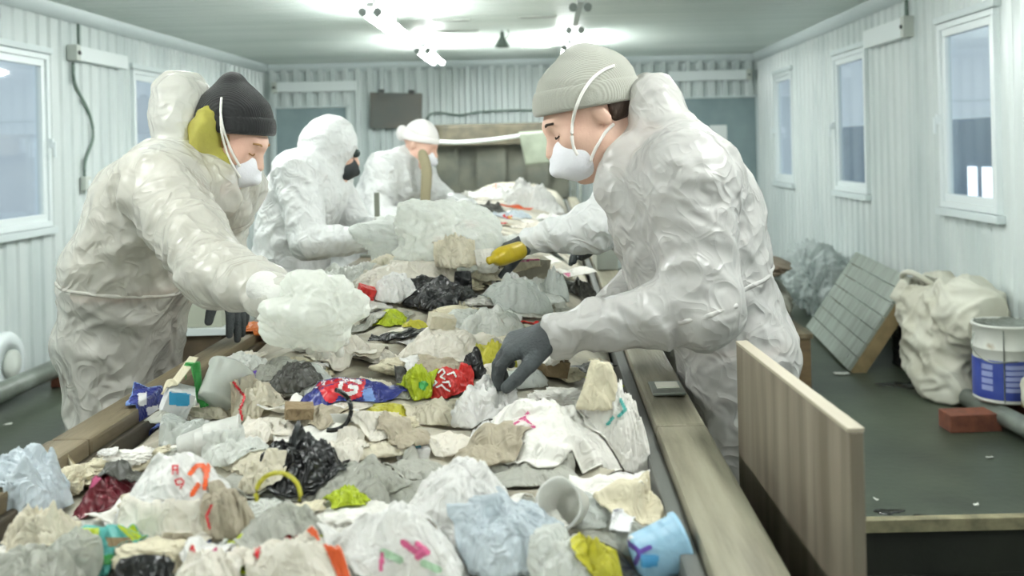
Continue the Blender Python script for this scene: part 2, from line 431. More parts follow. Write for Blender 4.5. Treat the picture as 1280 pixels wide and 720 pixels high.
def vnormals(v, f):
    f = np.asarray(f); a, b, c = v[f[:, 0]], v[f[:, 1]], v[f[:, 2]]
    n = np.cross(b - a, c - a)
    if f.shape[1] == 4: n = n + np.cross(c - a, v[f[:, 3]] - a)
    o = np.zeros_like(v)
    for k in range(f.shape[1]):
        for ax in range(3): o[:, ax] += np.bincount(f[:, k], n[:, ax], len(v))
    return o / (np.linalg.norm(o, axis=1)[:, None] + 1e-9)
def relax(v, f, it=1, w=.5):
    f = np.asarray(f)
    for _ in range(it):
        s = np.zeros_like(v); c = np.zeros(len(v)); k = f.shape[1]
        for i in range(k):
            for j in ((i + 1) % k, (i - 1) % k):
                for ax in range(3): s[:, ax] += np.bincount(f[:, i], v[f[:, j], ax], len(v))
                c += np.bincount(f[:, i], minlength=len(v))
        v = v * (1 - w) + w * s / np.maximum(c, 1)[:, None]
    return v
def folds(v, n, bones, seed, amp=1.0):
    """drapery along limbs: rings and diagonal drags across each bone's axis. bones: (a, b, radius, height, f_along, f_round)"""
    tot = np.zeros(len(v)); ws = np.full(len(v), 1e-6)
    warp = np.stack([vnoise(v * 6 + k * 31.7, seed + k) for k in range(3)], 1) * .07
    for i, (a, b, r, hgt, fa, fr) in enumerate(bones):
        a, b = V3(a), V3(b); d = b - a; L = np.linalg.norm(d) + 1e-9; d = d / L
        q = v - a; t = q @ d; tc = np.clip(t, 0, L); w = np.exp(-(np.linalg.norm(q - tc[:, None] * d, axis=1) / r) ** 2)
        qq = v + warp; tt = (qq - a) @ d; pr = qq - a - tt[:, None] * d
        # tilt the rings so that they run diagonally
        x = np.cross(d, [0.3, .2, 1.]); x /= np.linalg.norm(x)
        tt = tt + .5 * (pr @ x)
        c = tt[:, None] * d * fa + pr * fr
        k = np.clip(1 - np.abs(vnoise(c, seed + i * 7)) * 2.4, 0, 1) ** 1.6 - .4 + .55 * (np.clip(1 - np.abs(vnoise(c * 1.9 + 7, seed + i * 7 + 3)) * 2.6, 0, 1) ** 1.6 - .4)
        tot += w * k * hgt; ws += w
    tot = tot / ws
    fine = .0055 * (np.clip(1 - np.abs(vnoise((v + warp * 1.5) * 11, seed + 60)) * 2.6, 0, 1) ** 2 - .3)
    return v + n * (amp * (tot + fine))[:, None]

# ---- crumpled film, bags and sheets
_ICO = {}
def ico(sub):
    if sub not in _ICO:
        bm = bmesh.new(); bmesh.ops.create_icosphere(bm, subdivisions=sub, radius=1); bm.verts.index_update()
        _ICO[sub] = (np.array([v.co[:] for v in bm.verts]), np.array([[v.index for v in f.verts] for f in bm.faces])); bm.free()
    return _ICO[sub]
def crumple(u, seed, f=1.6, sharp=.6):
    """scalar in about -1..1 with sharp ridges between dished facets"""
    w = u + .35 * np.stack([vnoise(u * f * .8 + 9 * k, seed + 90 + k) for k in range(3)], 1)
    a1, a2 = worley(w * f, seed); b1, b2 = worley(w * f * 2.3, seed + 5)
    r = (a1 - .5) * 1.3 + .5 * (b1 - .5) * 1.2
    g = .55 - 2.0 * np.abs(vnoise(w * f * 1.2, seed + 11)) + .5 * (.5 - 2.0 * np.abs(vnoise(w * f * 2.7, seed + 12))) + .22 * (.5 - 2 * np.abs(vnoise(w * f * 6, seed + 14)))
    return sharp * r + (1 - sharp) * g
def ridge(n, k=2.3, pw=1.5): return np.clip(1 - np.abs(n) * k, 0, 1) ** pw - .38
def bag_shape(size, seed, sub=5, rough=.35, f=1.7, ears=2, ear=.5, low=.35):
    """a crumpled film bag round the origin: long folds running to a gathered neck, sharp creases between. SIZE = half extents"""
    rs = np.random.RandomState(seed); u, fa = ico(sub)
    d = rs.randn(3); d[2] = abs(d[2]) * .6 + .15; d /= np.linalg.norm(d)
    e1 = np.cross(d, [.3, .5, .8]); e1 /= np.linalg.norm(e1); e2 = np.cross(d, e1)
    t = u @ d; a, b = u @ e1, u @ e2; q = np.sqrt(a * a + b * b) + 1e-4
    w = .30 * np.stack([vnoise(u * 1.6 + 9 * k, seed + 70 + k) for k in range(3)], 1)
    m = np.stack([a / q * f * 1.5, b / q * f * 1.5, t * .9], 1) + w * 1.6 + rs.rand(3) * 30
    fold = (ridge(vnoise(m, seed + 31)) + .5 * ridge(vnoise(m * 2.1, seed + 32))) * np.clip(q * 1.6, 0, 1)
    cr = u + w; cr = cr @ rotm(*rs.rand(3) * 6) * V3(1.5, 1.5, .55)
    cre = ridge(vnoise(cr * f * 1.15 + 11, seed + 41)) + .55 * ridge(vnoise(cr * f * 2.6, seed + 42)) + .25 * ridge(vnoise(cr * f * 5.5, seed + 43), 2, 2)
    r = 1 + low * vnoise(u * 1.3 + rs.rand(3) * 50, seed) * 1.9 + rough * (.75 * fold + .62 * cre + .25 * crumple(u + rs.rand(3) * 40, seed, f, .8))
    for k in range(ears):
        dd = d if k == 0 else rs.randn(3); dd[2] = abs(dd[2]) * .8; dd = dd / np.linalg.norm(dd)
        r += ear * rs.uniform(.5, 1) * np.exp((u @ dd - 1) * rs.uniform(10, 26))
    # tops flatten so that film lies in plates rather than in a ball
    v = u * np.clip(r, .3, 3)[:, None]; v[:, 2] = np.where(v[:, 2] > .75, .75 + (v[:, 2] - .75) * .7, v[:, 2])
    return v * V3(size), fa
def dome_shape(size, seed, n=64, rough=.35, f=1.7, ears=1, ear=.5, low=.35):
    """a limp film bag lying on a pile: folds fan out from a gathered neck, the rim is thin and ruffled. SIZE = half width, half depth, height"""
    rs = np.random.RandomState(seed)
    g = np.linspace(-1, 1, n); U, Vv = np.meshgrid(g, g, indexing='ij'); U, Vv = U.ravel(), Vv.ravel()
    s = np.stack([U * np.sqrt(1 - Vv * Vv / 2), Vv * np.sqrt(1 - U * U / 2)], 1); a = rs.uniform(0, 2 * PI); s = s @ np.array([[math.cos(a), -math.sin(a)], [math.sin(a), math.cos(a)]])
    r = np.linalg.norm(s, axis=1); th = s / np.maximum(r, 1e-5)[:, None]; o = rs.rand(3) * 40
    P3 = lambda x, y, z: np.stack([x, y, z], 1) + o
    w = .22 * np.stack([vnoise(P3(s[:, 0] * 1.8, s[:, 1] * 1.8, 0 * r + 5 * k), seed + k) for k in range(2)], 1)
    c0 = rs.uniform(-.6, .6, 2); q = s + w - c0; rho = np.linalg.norm(q, axis=1) + 1e-4; qh = q / rho[:, None]
    fan = (ridge(vnoise(P3(qh[:, 0] * f * 1.7, qh[:, 1] * f * 1.7, rho * .9), seed + 11)) + .5 * ridge(vnoise(P3(qh[:, 0] * f * 3.4, qh[:, 1] * f * 3.4, rho * 1.5), seed + 12))) * np.clip(rho * 1.5, .15, 1)
    b = rs.uniform(0, PI); x = (s[:, 0] + 2 * w[:, 0]) * math.cos(b) + (s[:, 1] + 2 * w[:, 1]) * math.sin(b); y = -(s[:, 0] + 2 * w[:, 0]) * math.sin(b) + (s[:, 1] + 2 * w[:, 1]) * math.cos(b)
    cre = ridge(vnoise(P3(x * f * 1.9, y * f * .8, 0 * r), seed + 21)) + .55 * ridge(vnoise(P3(x * f * 2.6, y * f * 4.2, 0 * r + 3), seed + 22)) + .28 * ridge(vnoise(P3(x * f * 7, y * f * 6, 0 * r + 6), seed + 23), 2, 2)
    h = np.sqrt(np.clip(1 - r * r, 0, 1)) ** 1.15 * (1 + low * 1.9 * vnoise(P3(s[:, 0] * 1.3, s[:, 1] * 1.3, 0 * r + 8), seed + 31))
    h = h + rough * (.62 * fan + .55 * cre) * (.35 + .65 * np.sqrt(np.clip(1 - r ** 3, 0, 1)))
    for k in range(ears):
        cc = c0 if k == 0 else rs.uniform(-.75, .75, 2); h += ear * rs.uniform(.6, 1.1) * np.exp(-(np.linalg.norm(s - cc, axis=1) / rs.uniform(.10, .2)) ** 2)
    e = 1 + .30 * vnoise(P3(th[:, 0] * 1.6, th[:, 1] * 1.6, 0 * r), seed + 41) * 1.6 * r + .10 * vnoise(P3(th[:, 0] * 7, th[:, 1] * 7, r), seed + 42) * r
    pull = .10 * np.stack([vnoise(P3(x * 3, y * 3, 0 * r + 12 + k), seed + 50 + k) for k in range(2)], 1)
    xy = s * e[:, None] + pull
    v = np.stack([xy[:, 0] * size[0], xy[:, 1] * size[1], (h - .18 * r ** 4) * size[2]], 1)
    fa = np.array([(i * n + j, (i + 1) * n + j, (i + 1) * n + j + 1, i * n + j + 1) for i in range(n - 1) for j in range(n - 1)])
    return v, fa
def sheet_shape(w, h, seed, n=46, amp=.03, f=7, curl=.04, ratio=1.0):
    """a crumpled sheet lying round the origin; returns verts, faces, uv"""
    rs = np.random.RandomState(seed)
    nx = n; ny = max(8, int(n * h / w * ratio))
    U, Vv = np.meshgrid(np.linspace(0, 1, nx), np.linspace(0, 1, ny), indexing='ij')
    p = np.stack([(U.ravel() - .5) * w, (Vv.ravel() - .5) * h, np.zeros(U.size)], 1)
    q = p + rs.rand(3) * 30
    edge = 1 + .0 * q[:, 0]
    p[:, 0] *= 1 - .16 * np.abs(vnoise(q * 5, seed + 3)); p[:, 1] *= 1 - .16 * np.abs(vnoise(q * 5, seed + 4))
    p[:, :2] += .05 * min(w, h) * np.stack([vnoise(q * 9, seed + 5), vnoise(q * 9, seed + 6)], 1)
    p[:, 2] = amp * crumple(q, seed, f, .5) + curl * vnoise(q * (1.2 / max(w, h)), seed + 7) * 2 + curl * .7 * ((U.ravel() - .5) ** 2 + (Vv.ravel() - .5) ** 2) * rs.uniform(-1, 2.5)
    fa = [(i * ny + j, (i + 1) * ny + j, (i + 1) * ny + j + 1, i * ny + j + 1) for i in range(nx - 1) for j in range(ny - 1)]
    return p, np.array(fa), np.stack([U.ravel(), Vv.ravel()], 1)
def thicken(v, f, t):
    """gives an open sheet real thickness"""
    n = vnormals(v, f); N = len(v); f = np.asarray(f)
    cnt = {}
    for q in f:
        k = len(q)
        for i in range(k):
            a, b = int(q[i]), int(q[(i + 1) % k]); cnt[(a, b)] = cnt.get((a, b), 0) + 1
    rim = [(b, a, a + N, b + N) for (a, b) in cnt if (b, a) not in cnt]
    return np.vstack([v + n * t / 2, v - n * t / 2]), [tuple(q) for q in f] + [tuple(q[::-1] + N) for q in f] + rim
def rotm(rx=0, ry=0, rz=0):
    return np.array(Matrix.Rotation(rz, 3, 'Z') @ Matrix.Rotation(ry, 3, 'Y') @ Matrix.Rotation(rx, 3, 'X'))
# ================================================================== SORTING LINE AND FIXTURES
BELTZ, RAILZ = .79, .90
M_belt = mat('dirty_black_belt_rubber', (46, 45, 40), .6, col2=(72, 68, 56), nscale=5, bump=.3, bscale=30)
M_rail = mat('worn_grey_timber', (138, 134, 116), .55, col2=(88, 82, 66), nscale=5, stretch=(6, .5, 3), ramp=(.3, .72), bump=.25, bscale=30, detail=8)
M_rail2 = mat('dark_worn_timber', (118, 106, 82), .55, col2=(66, 56, 38), nscale=4, stretch=(6, .5, 3), ramp=(.3, .75), bump=.25, bscale=30, detail=8)
M_skirt = mat('grey_rubber_skirt', (94, 96, 92), .5, col2=(58, 58, 54), nscale=6, stretch=(4, .4, 1))
M_panel = mat('dark_line_side_boards', (82, 72, 56), .7, col2=(52, 46, 36), nscale=5)
line = empty('conveyor', (-.32, 5, 0), 'long waist-high sorting conveyor with timber side rails running down the room', 'conveyor')
Y0, Y1 = .35, 9.6
n = 60; vv = []; ff = []
for i in range(n + 1):
    y = Y0 + (Y1 - Y0) * i / n
    vv += [(-.835, y, BELTZ + .03), (-.74, y, BELTZ), (.09, y, BELTZ), (.185, y, BELTZ + .03)]
for i in range(n):
    for k in range(3): ff.append((i * 4 + k, i * 4 + k + 1, i * 4 + k + 5, i * 4 + k + 4))
mobj('belt', vv, ff, M_belt, line, True)
def rail(x0, x1, m):
    b = MB(); seg = [Y0, 1.72, 3.4, 5.1, 7.0, Y1]
    for a, c in zip(seg[:-1], seg[1:]): b.box((x0, a + .002, RAILZ - .15), (x1, c - .002, RAILZ + RNG.uniform(-.004, .0)), bev=.007)
    b2 = mobj('side_rail', b.v, b.f, m, line, False); return b2
rail(.182, .272, M_rail); rail(-.905, -.832, M_rail2)
MB().box((.155, Y0, BELTZ + .012), (.181, Y1, RAILZ - .02), bev=.005).build('rubber_skirt', M_skirt, line)
MB().box((-.831, Y0, BELTZ + .012), (-.815, Y1, RAILZ - .03), bev=.005).build('rubber_skirt', M_panel, line)
MB().box((.19, Y0, .42), (.225, Y1, RAILZ - .151)).build('side_panel', M_panel, line)
MB().box((-.87, Y0, .42), (-.835, Y1, RAILZ - .151)).build('side_panel', M_panel, line)
for yy in (.6, 2.9, 5.2, 7.5, 9.3):
    for xx in (-.85, .205): MB().box((xx - .035, yy - .035, 0), (xx + .035, yy + .035, .42), bev=.004).build('leg', M_steel, line)
# plywood guard by the right rail
M_ply = mat('worn_plywood', (98, 88, 73), .6, col2=(132, 124, 109), nscale=3.5, stretch=(7, 7, .5), ramp=(.35, .7), bump=.1, bscale=40, detail=8)
pa, pb = np.array([.33, 1.68]), np.array([.362, 1.15]); ln = np.linalg.norm(pb - pa); dd = (pb - pa) / ln; ang = math.atan2(dd[1], dd[0])
g = empty('plywood_guard', (pa[0], pa[1], 0), 'upright worn plywood board fixed along the outside of the near timber rail', 'board')
Mx = Matrix.Translation((pa[0], pa[1], 0)) @ Matrix.Rotation(ang, 4, 'Z')
MB().box((0, -.009, .0), (ln, .009, 1.05), bev=.002, M=Mx).build('board', M_ply, g)
MB().box((0.002, -.0105, 1.0495), (ln - .002, .0105, 1.0545), bev=.001, M=Mx).build('pale_top_edge', mat('pale_board_edge', (164, 156, 138), .6), g)  # strip along the board's top, paler than its face
for t in (.06, ln - .06):
    MB().box((t - .02, .0095, .62), (t + .02, .058, .80), bev=.003, M=Mx).build('bracket', M_steel, g)
# small things on the rails
p = onz(834, 487, RAILZ)
tp = empty('metal_plate', (p[0], p[1], RAILZ), 'small flat metal plate with flaking white paint on the right timber rail', 'plate')
MB().box((p[0] - .034, p[1] - .05, RAILZ), (p[0] + .032, p[1] + .05, RAILZ + .006), bev=.002).build('plate', M_steel, tp)
MB().box((p[0] - .022, p[1] - .012, RAILZ + .006), (p[0] + .024, p[1] + .034, RAILZ + .008), bev=.0008).build('paint_patch', mat('flaking_white_paint', (205, 204, 192), .7), tp)
p = at(464, 253, 4.55)
q = empty('guard_plate', (p[0], p[1], RAILZ - .1), 'upright grey steel plate on the far rail between the two hooded workers', 'plate')
MB().box((-.91 - .015 + .1, 4.52, RAILZ), (-.91 + .09 + .02, 4.53, 1.205), bev=.003, M=Matrix.Identity(4)).build('plate', mat('grey_painted_plate', (124, 130, 118), .5, col2=(108, 112, 100), nscale=8), q)
MB().box((-.90, 4.531, RAILZ), (-.80, 4.57, RAILZ + .012), bev=.002).build('foot', M_steel, q)
q = empty('rail_guard_box', (.225, 3.9, RAILZ), 'light grey sheet metal guard box standing on the right timber rail', 'guard')
M_gsheet = mat('light_grey_sheet', (166, 170, 162), .45, col2=(144, 148, 140), nscale=6)
MB().box((.185, 3.86, RAILZ), (.272, 4.25, 1.0), bev=.006).build('body', M_gsheet, q)
MB().box((.178, 3.852, 1.0), (.28, 4.26, 1.012), bev=.003).build('lid', mat('dark_grey_lid', (96, 100, 96), .5), q)
# rubber curtain over the far end of the belt
M_rub = mat('grey_brown_rubber', (74, 76, 68), .65, col2=(90, 90, 78), nscale=6, bump=.2, bscale=30)
M_rub2 = mat('brown_stained_rubber', (92, 86, 70), .7, col2=(70, 66, 54), nscale=9)
cu = empty('rubber_curtain', (-.5, 9.75, .8), 'dark grey rubber strip curtain closing the far end of the conveyor', 'curtain')
CY = 9.75; z1 = at(600, 157, CY)[2]
MB().box((-1.22, CY + .03, .0), (-1.16, CY + .09, z1 + .02), bev=.004).build('post', M_steel, cu)
MB().box((.22, CY + .03, .0), (.28, CY + .09, z1 + .02), bev=.004).build('post', M_steel, cu)
MB().box((-1.22, CY + .02, z1 - .02), (.28, CY + .15, z1 + .02), bev=.004).build('header', M_rub2, cu)
def flap(x0, x1, zt, zb, y, m, seed, nm='flap'):
    nx, nz = 16, 20; v = []
    for i in range(nx):
        for j in range(nz):
            a, b = i / (nx - 1), j / (nz - 1)
            v.append((x0 + (x1 - x0) * a, y, zt + (zb - zt) * b))
    v = np.array(v); v[:, 1] += .05 * vnoise(v * np.array([4, 1, 1.5]) + seed, seed) * (zt - v[:, 2]) / (zt - zb) + .01 * vnoise(v * 9, seed)
    f = [(i * nz + j, (i + 1) * nz + j, (i + 1) * nz + j + 1, i * nz + j + 1) for i in range(nx - 1) for j in range(nz - 1)]
    v, f = thicken(v, f, .006); return mobj(nm, v, f, m, cu)
flap(-1.14, .2, z1, z1 - .2, CY - .01, M_rub2, 3, 'apron')
xs = [-1.14, -.93, -.73, -.44, -.21, -.0, .2]
for k in range(6): flap(xs[k] - .01, xs[k + 1] + .01, z1 - .16 - .02 * (k % 2), .86, CY + .07 + .035 * (k % 2), M_rub, 20 + k)
# sagging white pipe in front of it, with a grey-green sheet over it
pl = smooth_curve([at(540, 177, 9.3), at(575, 178, 9.3), at(620, 174, 9.3), at(665, 168, 9.3), at(724, 166, 9.3)], 6)
pp = empty('white_pipe', pl[0], 'thin white pipe stretched across in front of the rubber curtain', 'pipe')
MB().tube(pl, .018, 10).build('pipe', M_pvc, pp, True)
for e in (pl[0], pl[-1]): MB().tube([e + np.array([0, 0, -.018]), np.array([e[0], e[1], .002])], .016, 8).build('post', M_steel, pp, True)
v = []; nn = 22
for i in range(nn):
    for j in range(nn):
        a, b = i / (nn - 1), j / (nn - 1)
        top = at(651 + 40 * a, 169 - 3 * a, 9.3); s = (b - .25) * 1.33
        dx = -.02 + .06 * s
        ph = s
        if ph < 0: z = top[2] + .030 - .2 * abs(ph) ** 1.2; y = 9.3 + .030
        else: z = top[2] + .030 - .32 * ph; y = 9.3 - .030 - .03 * math.sin(3 * a) * ph
        v.append((top[0] + dx, y, z))
v = np.array(v); f = [(i * nn + j, (i + 1) * nn + j, (i + 1) * nn + j + 1, i * nn + j + 1) for i in range(nn - 1) for j in range(nn - 1)]
v, f = thicken(v, f, .005)
tag(mobj('hanging_sheet', v, f, mat('grey_green_sheet', (132, 140, 124), .6, col2=(116, 122, 108), nscale=8)), 'grey-green rubber sheet folded over the white pipe before the strip curtain', 'sheet')
# far wall board and cables
a_, b_ = at(462, 117, 10.9), at(528, 160, 10.9)
bd = empty('wall_board', ((a_[0] + b_[0]) / 2, YB - .04, b_[2]), 'dark grey flat board hung on the far white wall above the capped worker', 'board')
Mx = Matrix.Translation(((a_[0] + b_[0]) / 2, YB - .1, (a_[2] + b_[2]) / 2)) @ Matrix.Rotation(.045, 4, 'Y')
w_, h_ = (b_[0] - a_[0]) / 2, (a_[2] - b_[2]) / 2
MB().box((-w_, -.02, -h_), (w_, .02, h_), bev=.006, M=Mx).build('panel', mat('dark_grey_board', (84, 88, 84), .45, col2=(96, 92, 84), nscale=3), bd)
for s in (-.6, .55): MB().box((s * w_ - .03, .02, -h_), (s * w_ + .03, .1, h_ + .04), bev=.003, M=Mx).build('bracket', M_dark, bd)
M_cable = mat('grey_green_cable', (104, 122, 112), .5)
pts = [at(x, y, YB - .06) for x, y in ((533, 230), (533, 160), (536, 145), (548, 141), (575, 144), (600, 140), (640, 138), (690, 138), (740, 136))]
tag(MB().tube(smooth_curve(pts, 5), .011, 8).build('wall_cable', M_cable, smooth=True), 'slack grey cable strung along the far wall above the rubber curtain', 'cable')
# slim heaters
def heater(p0, p1, z0, z1, nrm, label):
    """P0..P1 run along the wall (XY); NRM points into the room"""
    p0, p1, nrm = V3(p0), V3(p1), V3(nrm)
    r = empty('wall_heater', (*((p0 + p1) / 2), z0), label, 'heater', 'slim white wall heaters')
    d = p1 - p0; L = np.linalg.norm(d); d = d / L
    M = Matrix(((d[0], nrm[0], 0, p0[0]), (d[1], nrm[1], 0, p0[1]), (0, 0, 1, 0), (0, 0, 0, 1)))
    MB().box((.06, .02, z0), (L, .085, z1), bev=.006, M=M).build('heater_body', M_heat, r)
    MB().box((0, .02, z0 - .004), (.058, .09, z1 + .004), bev=.004, M=M).build('control_box', M_grey, r)
    for t in (.2, .8): MB().box((L * t - .02, 0, z0 + .02), (L * t + .02, .02, z1 - .02), M=M).build('bracket', M_steel, r)
    MB().tube([M @ Vector((.03, .09, (z0 + z1) / 2)), M @ Vector((.03, .1, (z0 + z1) / 2))], .014, 14).build('dial', M_dark, r, True)
heater((XL, 6.45), (XL, 7.25), 2.06, 2.16, (1, 0), 'slim white heater on the side wall at left with a cable below')
heater((XR, 6.25), (XR, 7.07), 2.07, 2.20, (-1, 0), 'slim white heater on the side wall at right between two windows')
heater((-3.12, YB - .03), (-2.17, YB - .03), 2.09, 2.205, (0, -1), 'slim white heater over the grey door at left')
heater((2.33, YB - .03), (1.39, YB - .03), 2.115, 2.23, (0, -1), 'slim white heater over the grey door with the notice')
pts = [(XL + .03, 6.6, ZC - .09), (XL + .03, 6.6, 2.17)]
tag(MB().tube(pts, .01, 8).build('wall_cable', M_cable, smooth=True), 'short green-grey cable dropping from the ceiling to the heater at left', 'cable')
pts = smooth_curve([(XL + .03, 6.52, 2.05), (XL + .03, 6.54, 1.9), (XL + .03, 6.72, 1.72), (XL + .03, 6.78, 1.55), (XL + .03, 6.66, 1.38), (XL + .03, 6.64, 1.27)], 6)
tag(MB().tube(pts, .011, 8).build('wall_cable', M_cable, smooth=True), 'curved green-grey cable hanging below the heater at left to a switch', 'cable')
sw = empty('wall_switch', (XL, 6.64, 1.2), 'small grey switch box on the side wall at the end of the hanging cable', 'switch')
MB().box((XL + .019, 6.6, 1.17), (XL + .06, 6.68, 1.27), bev=.006).build('switch_box', M_grey, sw)
MB().box((XL + .06, 6.625, 1.2), (XL + .068, 6.655, 1.245), bev=.003).build('rocker', M_heat, sw)
tag(MB().tube([(XR - .03, 6.35, ZC - .09), (XR - .03, 6.35, 2.2)], .012, 8).build('wall_cable', M_cable, smooth=True), 'short cable from the ceiling to the heater at right', 'cable')
# ceiling odds and ends
cb = empty('ceiling_bell', at(628, 50, 8.2), 'small grey cone shaped fixture hanging from the ceiling between the lamp rows', 'fixture')
p = at(628, 59, 8.2); zt = ZC - p[2]
MB().lathe([(.004, zt), (.004, .135), (.018, .13), (.022, .085), (.03, .07), (.065, .012), (.068, 0), (.055, .0), (.02, .06)], 20, Matrix.Translation(p)).build('cone', mat('grey_fixture', (104, 116, 110), .4, .3), cb, True)
MB().tube([p + np.array([.022 + .035 * math.sin(t), 0, .12 + .045 * math.cos(t)]) for t in np.linspace(.2, 2.9, 9)], .006, 6).build('hook', M_steel, cb, True)
for i, (x, y, w, lb) in enumerate(((564, 25, .3, 'narrow dark slot plate on the ceiling beyond the nearer lit lamp'), (672, 21, .3, 'narrow dark slot plate on the ceiling beside the unlit lamp holder'), (562, 39, .5, 'long thin dark slot plate on the ceiling above the farther lamp'), (670, 59, .3, 'narrow dark slot plate on the ceiling near the far wall'))):
    p = onz(x, y, ZC - .004)
    c = empty('ceiling_slot_plate', (p[0], p[1], ZC), lb, 'vent')
    MB().box((p[0] - w / 2, p[1] - .03, ZC - .012), (p[0] + w / 2, p[1] + .03, ZC), bev=.003).build('plate', M_grey, c)
    MB().box((p[0] - w / 2 + .02, p[1] - .012, ZC - .0135), (p[0] + w / 2 - .02, p[1] + .012, ZC - .0115)).build('slot', M_dark, c)

# ================================================================== CLUTTER ALONG THE WALLS
M_brick = mat('red_brick', (118, 68, 48), .8, col2=(92, 52, 38), nscale=18, bump=.3, bscale=60)
M_pipe = mat('grey_painted_pipe', (126, 134, 126), .4, col2=(92, 98, 90), nscale=6)
def brick(name, c, size, rz, label, m=M_brick):
    M = Matrix.Translation(c) @ Matrix.Rotation(rz, 4, 'Z'); sx, sy, sz = size
    v = MB().box((-sx / 2, -sy / 2, 0), (sx / 2, sy / 2, sz), bev=.006, M=M)
    return tag(v.build(name, m), label, 'brick')
# pipe on bricks by the left wall
p0, p1 = at(-60, 545, 4.9), at(96, 466, 6.45)
p0 = np.array([-3.02, 4.4, .135]); p1 = np.array([-2.99, 6.5, .135])
lp = empty('floor_pipe', (-3.0, 5.4, .08), 'long grey pipe lying on bricks along the wall at left', 'pipe')
MB().tube([p0, p1], .055, 18).build('pipe', M_pipe, lp, True)
MB().tube([p1 + [0, -.03, 0], p1 + [0, .03, 0]], .068, 18).build('flange', M_steel, lp, True)
brick('brick', (-2.97, 5.98, 0), (.22, .22, .078), .1, 'red brick propping up the grey pipe beside the left workers')
brick('brick', (-3.0, 4.75, 0), (.2, .12, .078), .0, 'brick under the end of the grey pipe beyond the frame edge')
wv = empty('wall_vent', (XL, 5.62, .2), 'round white ventilation cover low on the wall at the left edge', 'vent')
Mv = Matrix.Translation((XL + .018, 5.62, .2)) @ Matrix.Rotation(PI / 2, 4, 'Y')
MB().lathe([(.19, 0), (.19, .02), (.175, .04), (.10, .05), (.10, .045), (.0, .045)], 32, Mv).build('cover', M_pvc, wv, True)
MB().lathe([(.085, .045), (.085, .065), (.07, .075), (.0, .078)], 28, Mv).build('hub', M_grey, wv, True)
# dark boards leaning on the left wall behind the first worker
for k, (y, lb) in enumerate(((6.75, 'dark brown plank leaning on the left wall behind the worker in the black hat'), (6.98, 'second dark plank leaning on the left wall beside the first'))):
    M = Matrix.Translation((XL + .2, y, .0)) @ Matrix.Rotation(-.2, 4, 'Y')
    tag(MB().box((-.015, -.1, .004), (.015, .1, .62 - .05 * k), bev=.004, M=M).build('leaning_plank', M_panel), lb, 'plank')
# pale sheet-metal bin on a dark stand beyond the first worker
bn = empty('sheet_metal_bin', (-1.32, 3.4, 0), 'pale sheet metal bin on a dark stand between the black-hatted and the hooded worker', 'bin')
MB().box((-1.57, 3.2, .0), (-1.10, 3.6, .80), bev=.006).build('stand', mat('dark_brown_wood', (88, 74, 54), .7, col2=(62, 50, 36), nscale=6), bn)
MB().box((-1.60, 3.18, .801), (-1.07, 3.62, .825), bev=.003).build('lip', M_pvc, bn)
M_bin = mat('pale_beige_sheet', (190, 194, 178), .5, col2=(172, 176, 160), nscale=4)
b = MB()
for lo, hi in (((-1.57, 3.2, .826), (-1.10, 3.215, 1.0)), ((-1.57, 3.585, .826), (-1.10, 3.6, 1.0)), ((-1.57, 3.215, .826), (-1.555, 3.585, 1.0)), ((-1.115, 3.215, .826), (-1.10, 3.585, 1.0))): b.box(lo, hi)
mobj('panel_frame', b.v, b.f, M_bin, bn, False)

# ---- right side
M_plank = mat('grey_weathered_boards', (142, 150, 142), .6, col2=(118, 126, 116), nscale=3, stretch=(1, 5, 1), bump=.15, bscale=30, detail=8)
M_raw = mat('raw_timber', (142, 124, 88), .65, col2=(110, 94, 64), nscale=8)
E, D_, U = V3(1.89, 7.15, .02), V3(1.77, 5.78, .02), V3(.37, .03, .54)
ex = (D_ - E); LW = np.linalg.norm(ex); ex /= LW; uy = U - (U @ ex) * ex; HH = np.linalg.norm(uy); uy /= HH; nz = np.cross(ex, uy)
if nz[0] > 0: nz = -nz
Mp = Matrix(((ex[0], uy[0], nz[0], E[0]), (ex[1], uy[1], nz[1], E[1]), (ex[2], uy[2], nz[2], E[2]), (0, 0, 0, 1)))
pt = empty('boarded_hatch', (1.95, 6.4, 0), 'large grey boarded wooden lid tipped on its edge against the right wall', 'lid')
nb = 7; wb = (HH + .02) / nb
# boards run along the long side; thickness faces the aisle
b = MB()
for k in range(nb): b.box((0, k * wb + .002, -.022), (LW, (k + 1) * wb - .002, 0), bev=.002, M=Mp)
mobj('plank_face', b.v, b.f, M_plank, pt, False)
for t, nm in ((LW - .045, 'end_batten'), (.0, 'end_batten')): MB().box((t, 0, -.105), (t + .045, HH + .02, -.0225), bev=.003, M=Mp).build(nm, M_raw, pt)
for t in (.02, HH - .04): MB().box((.046, t, -.105), (LW - .046, t + .035, -.0225), bev=.003, M=Mp).build('long_batten', M_raw, pt)
MB().box((LW - .16, .05, -.0005), (LW - .13, .1, .003), bev=.001, M=Mp).build('latch', M_steel, pt)
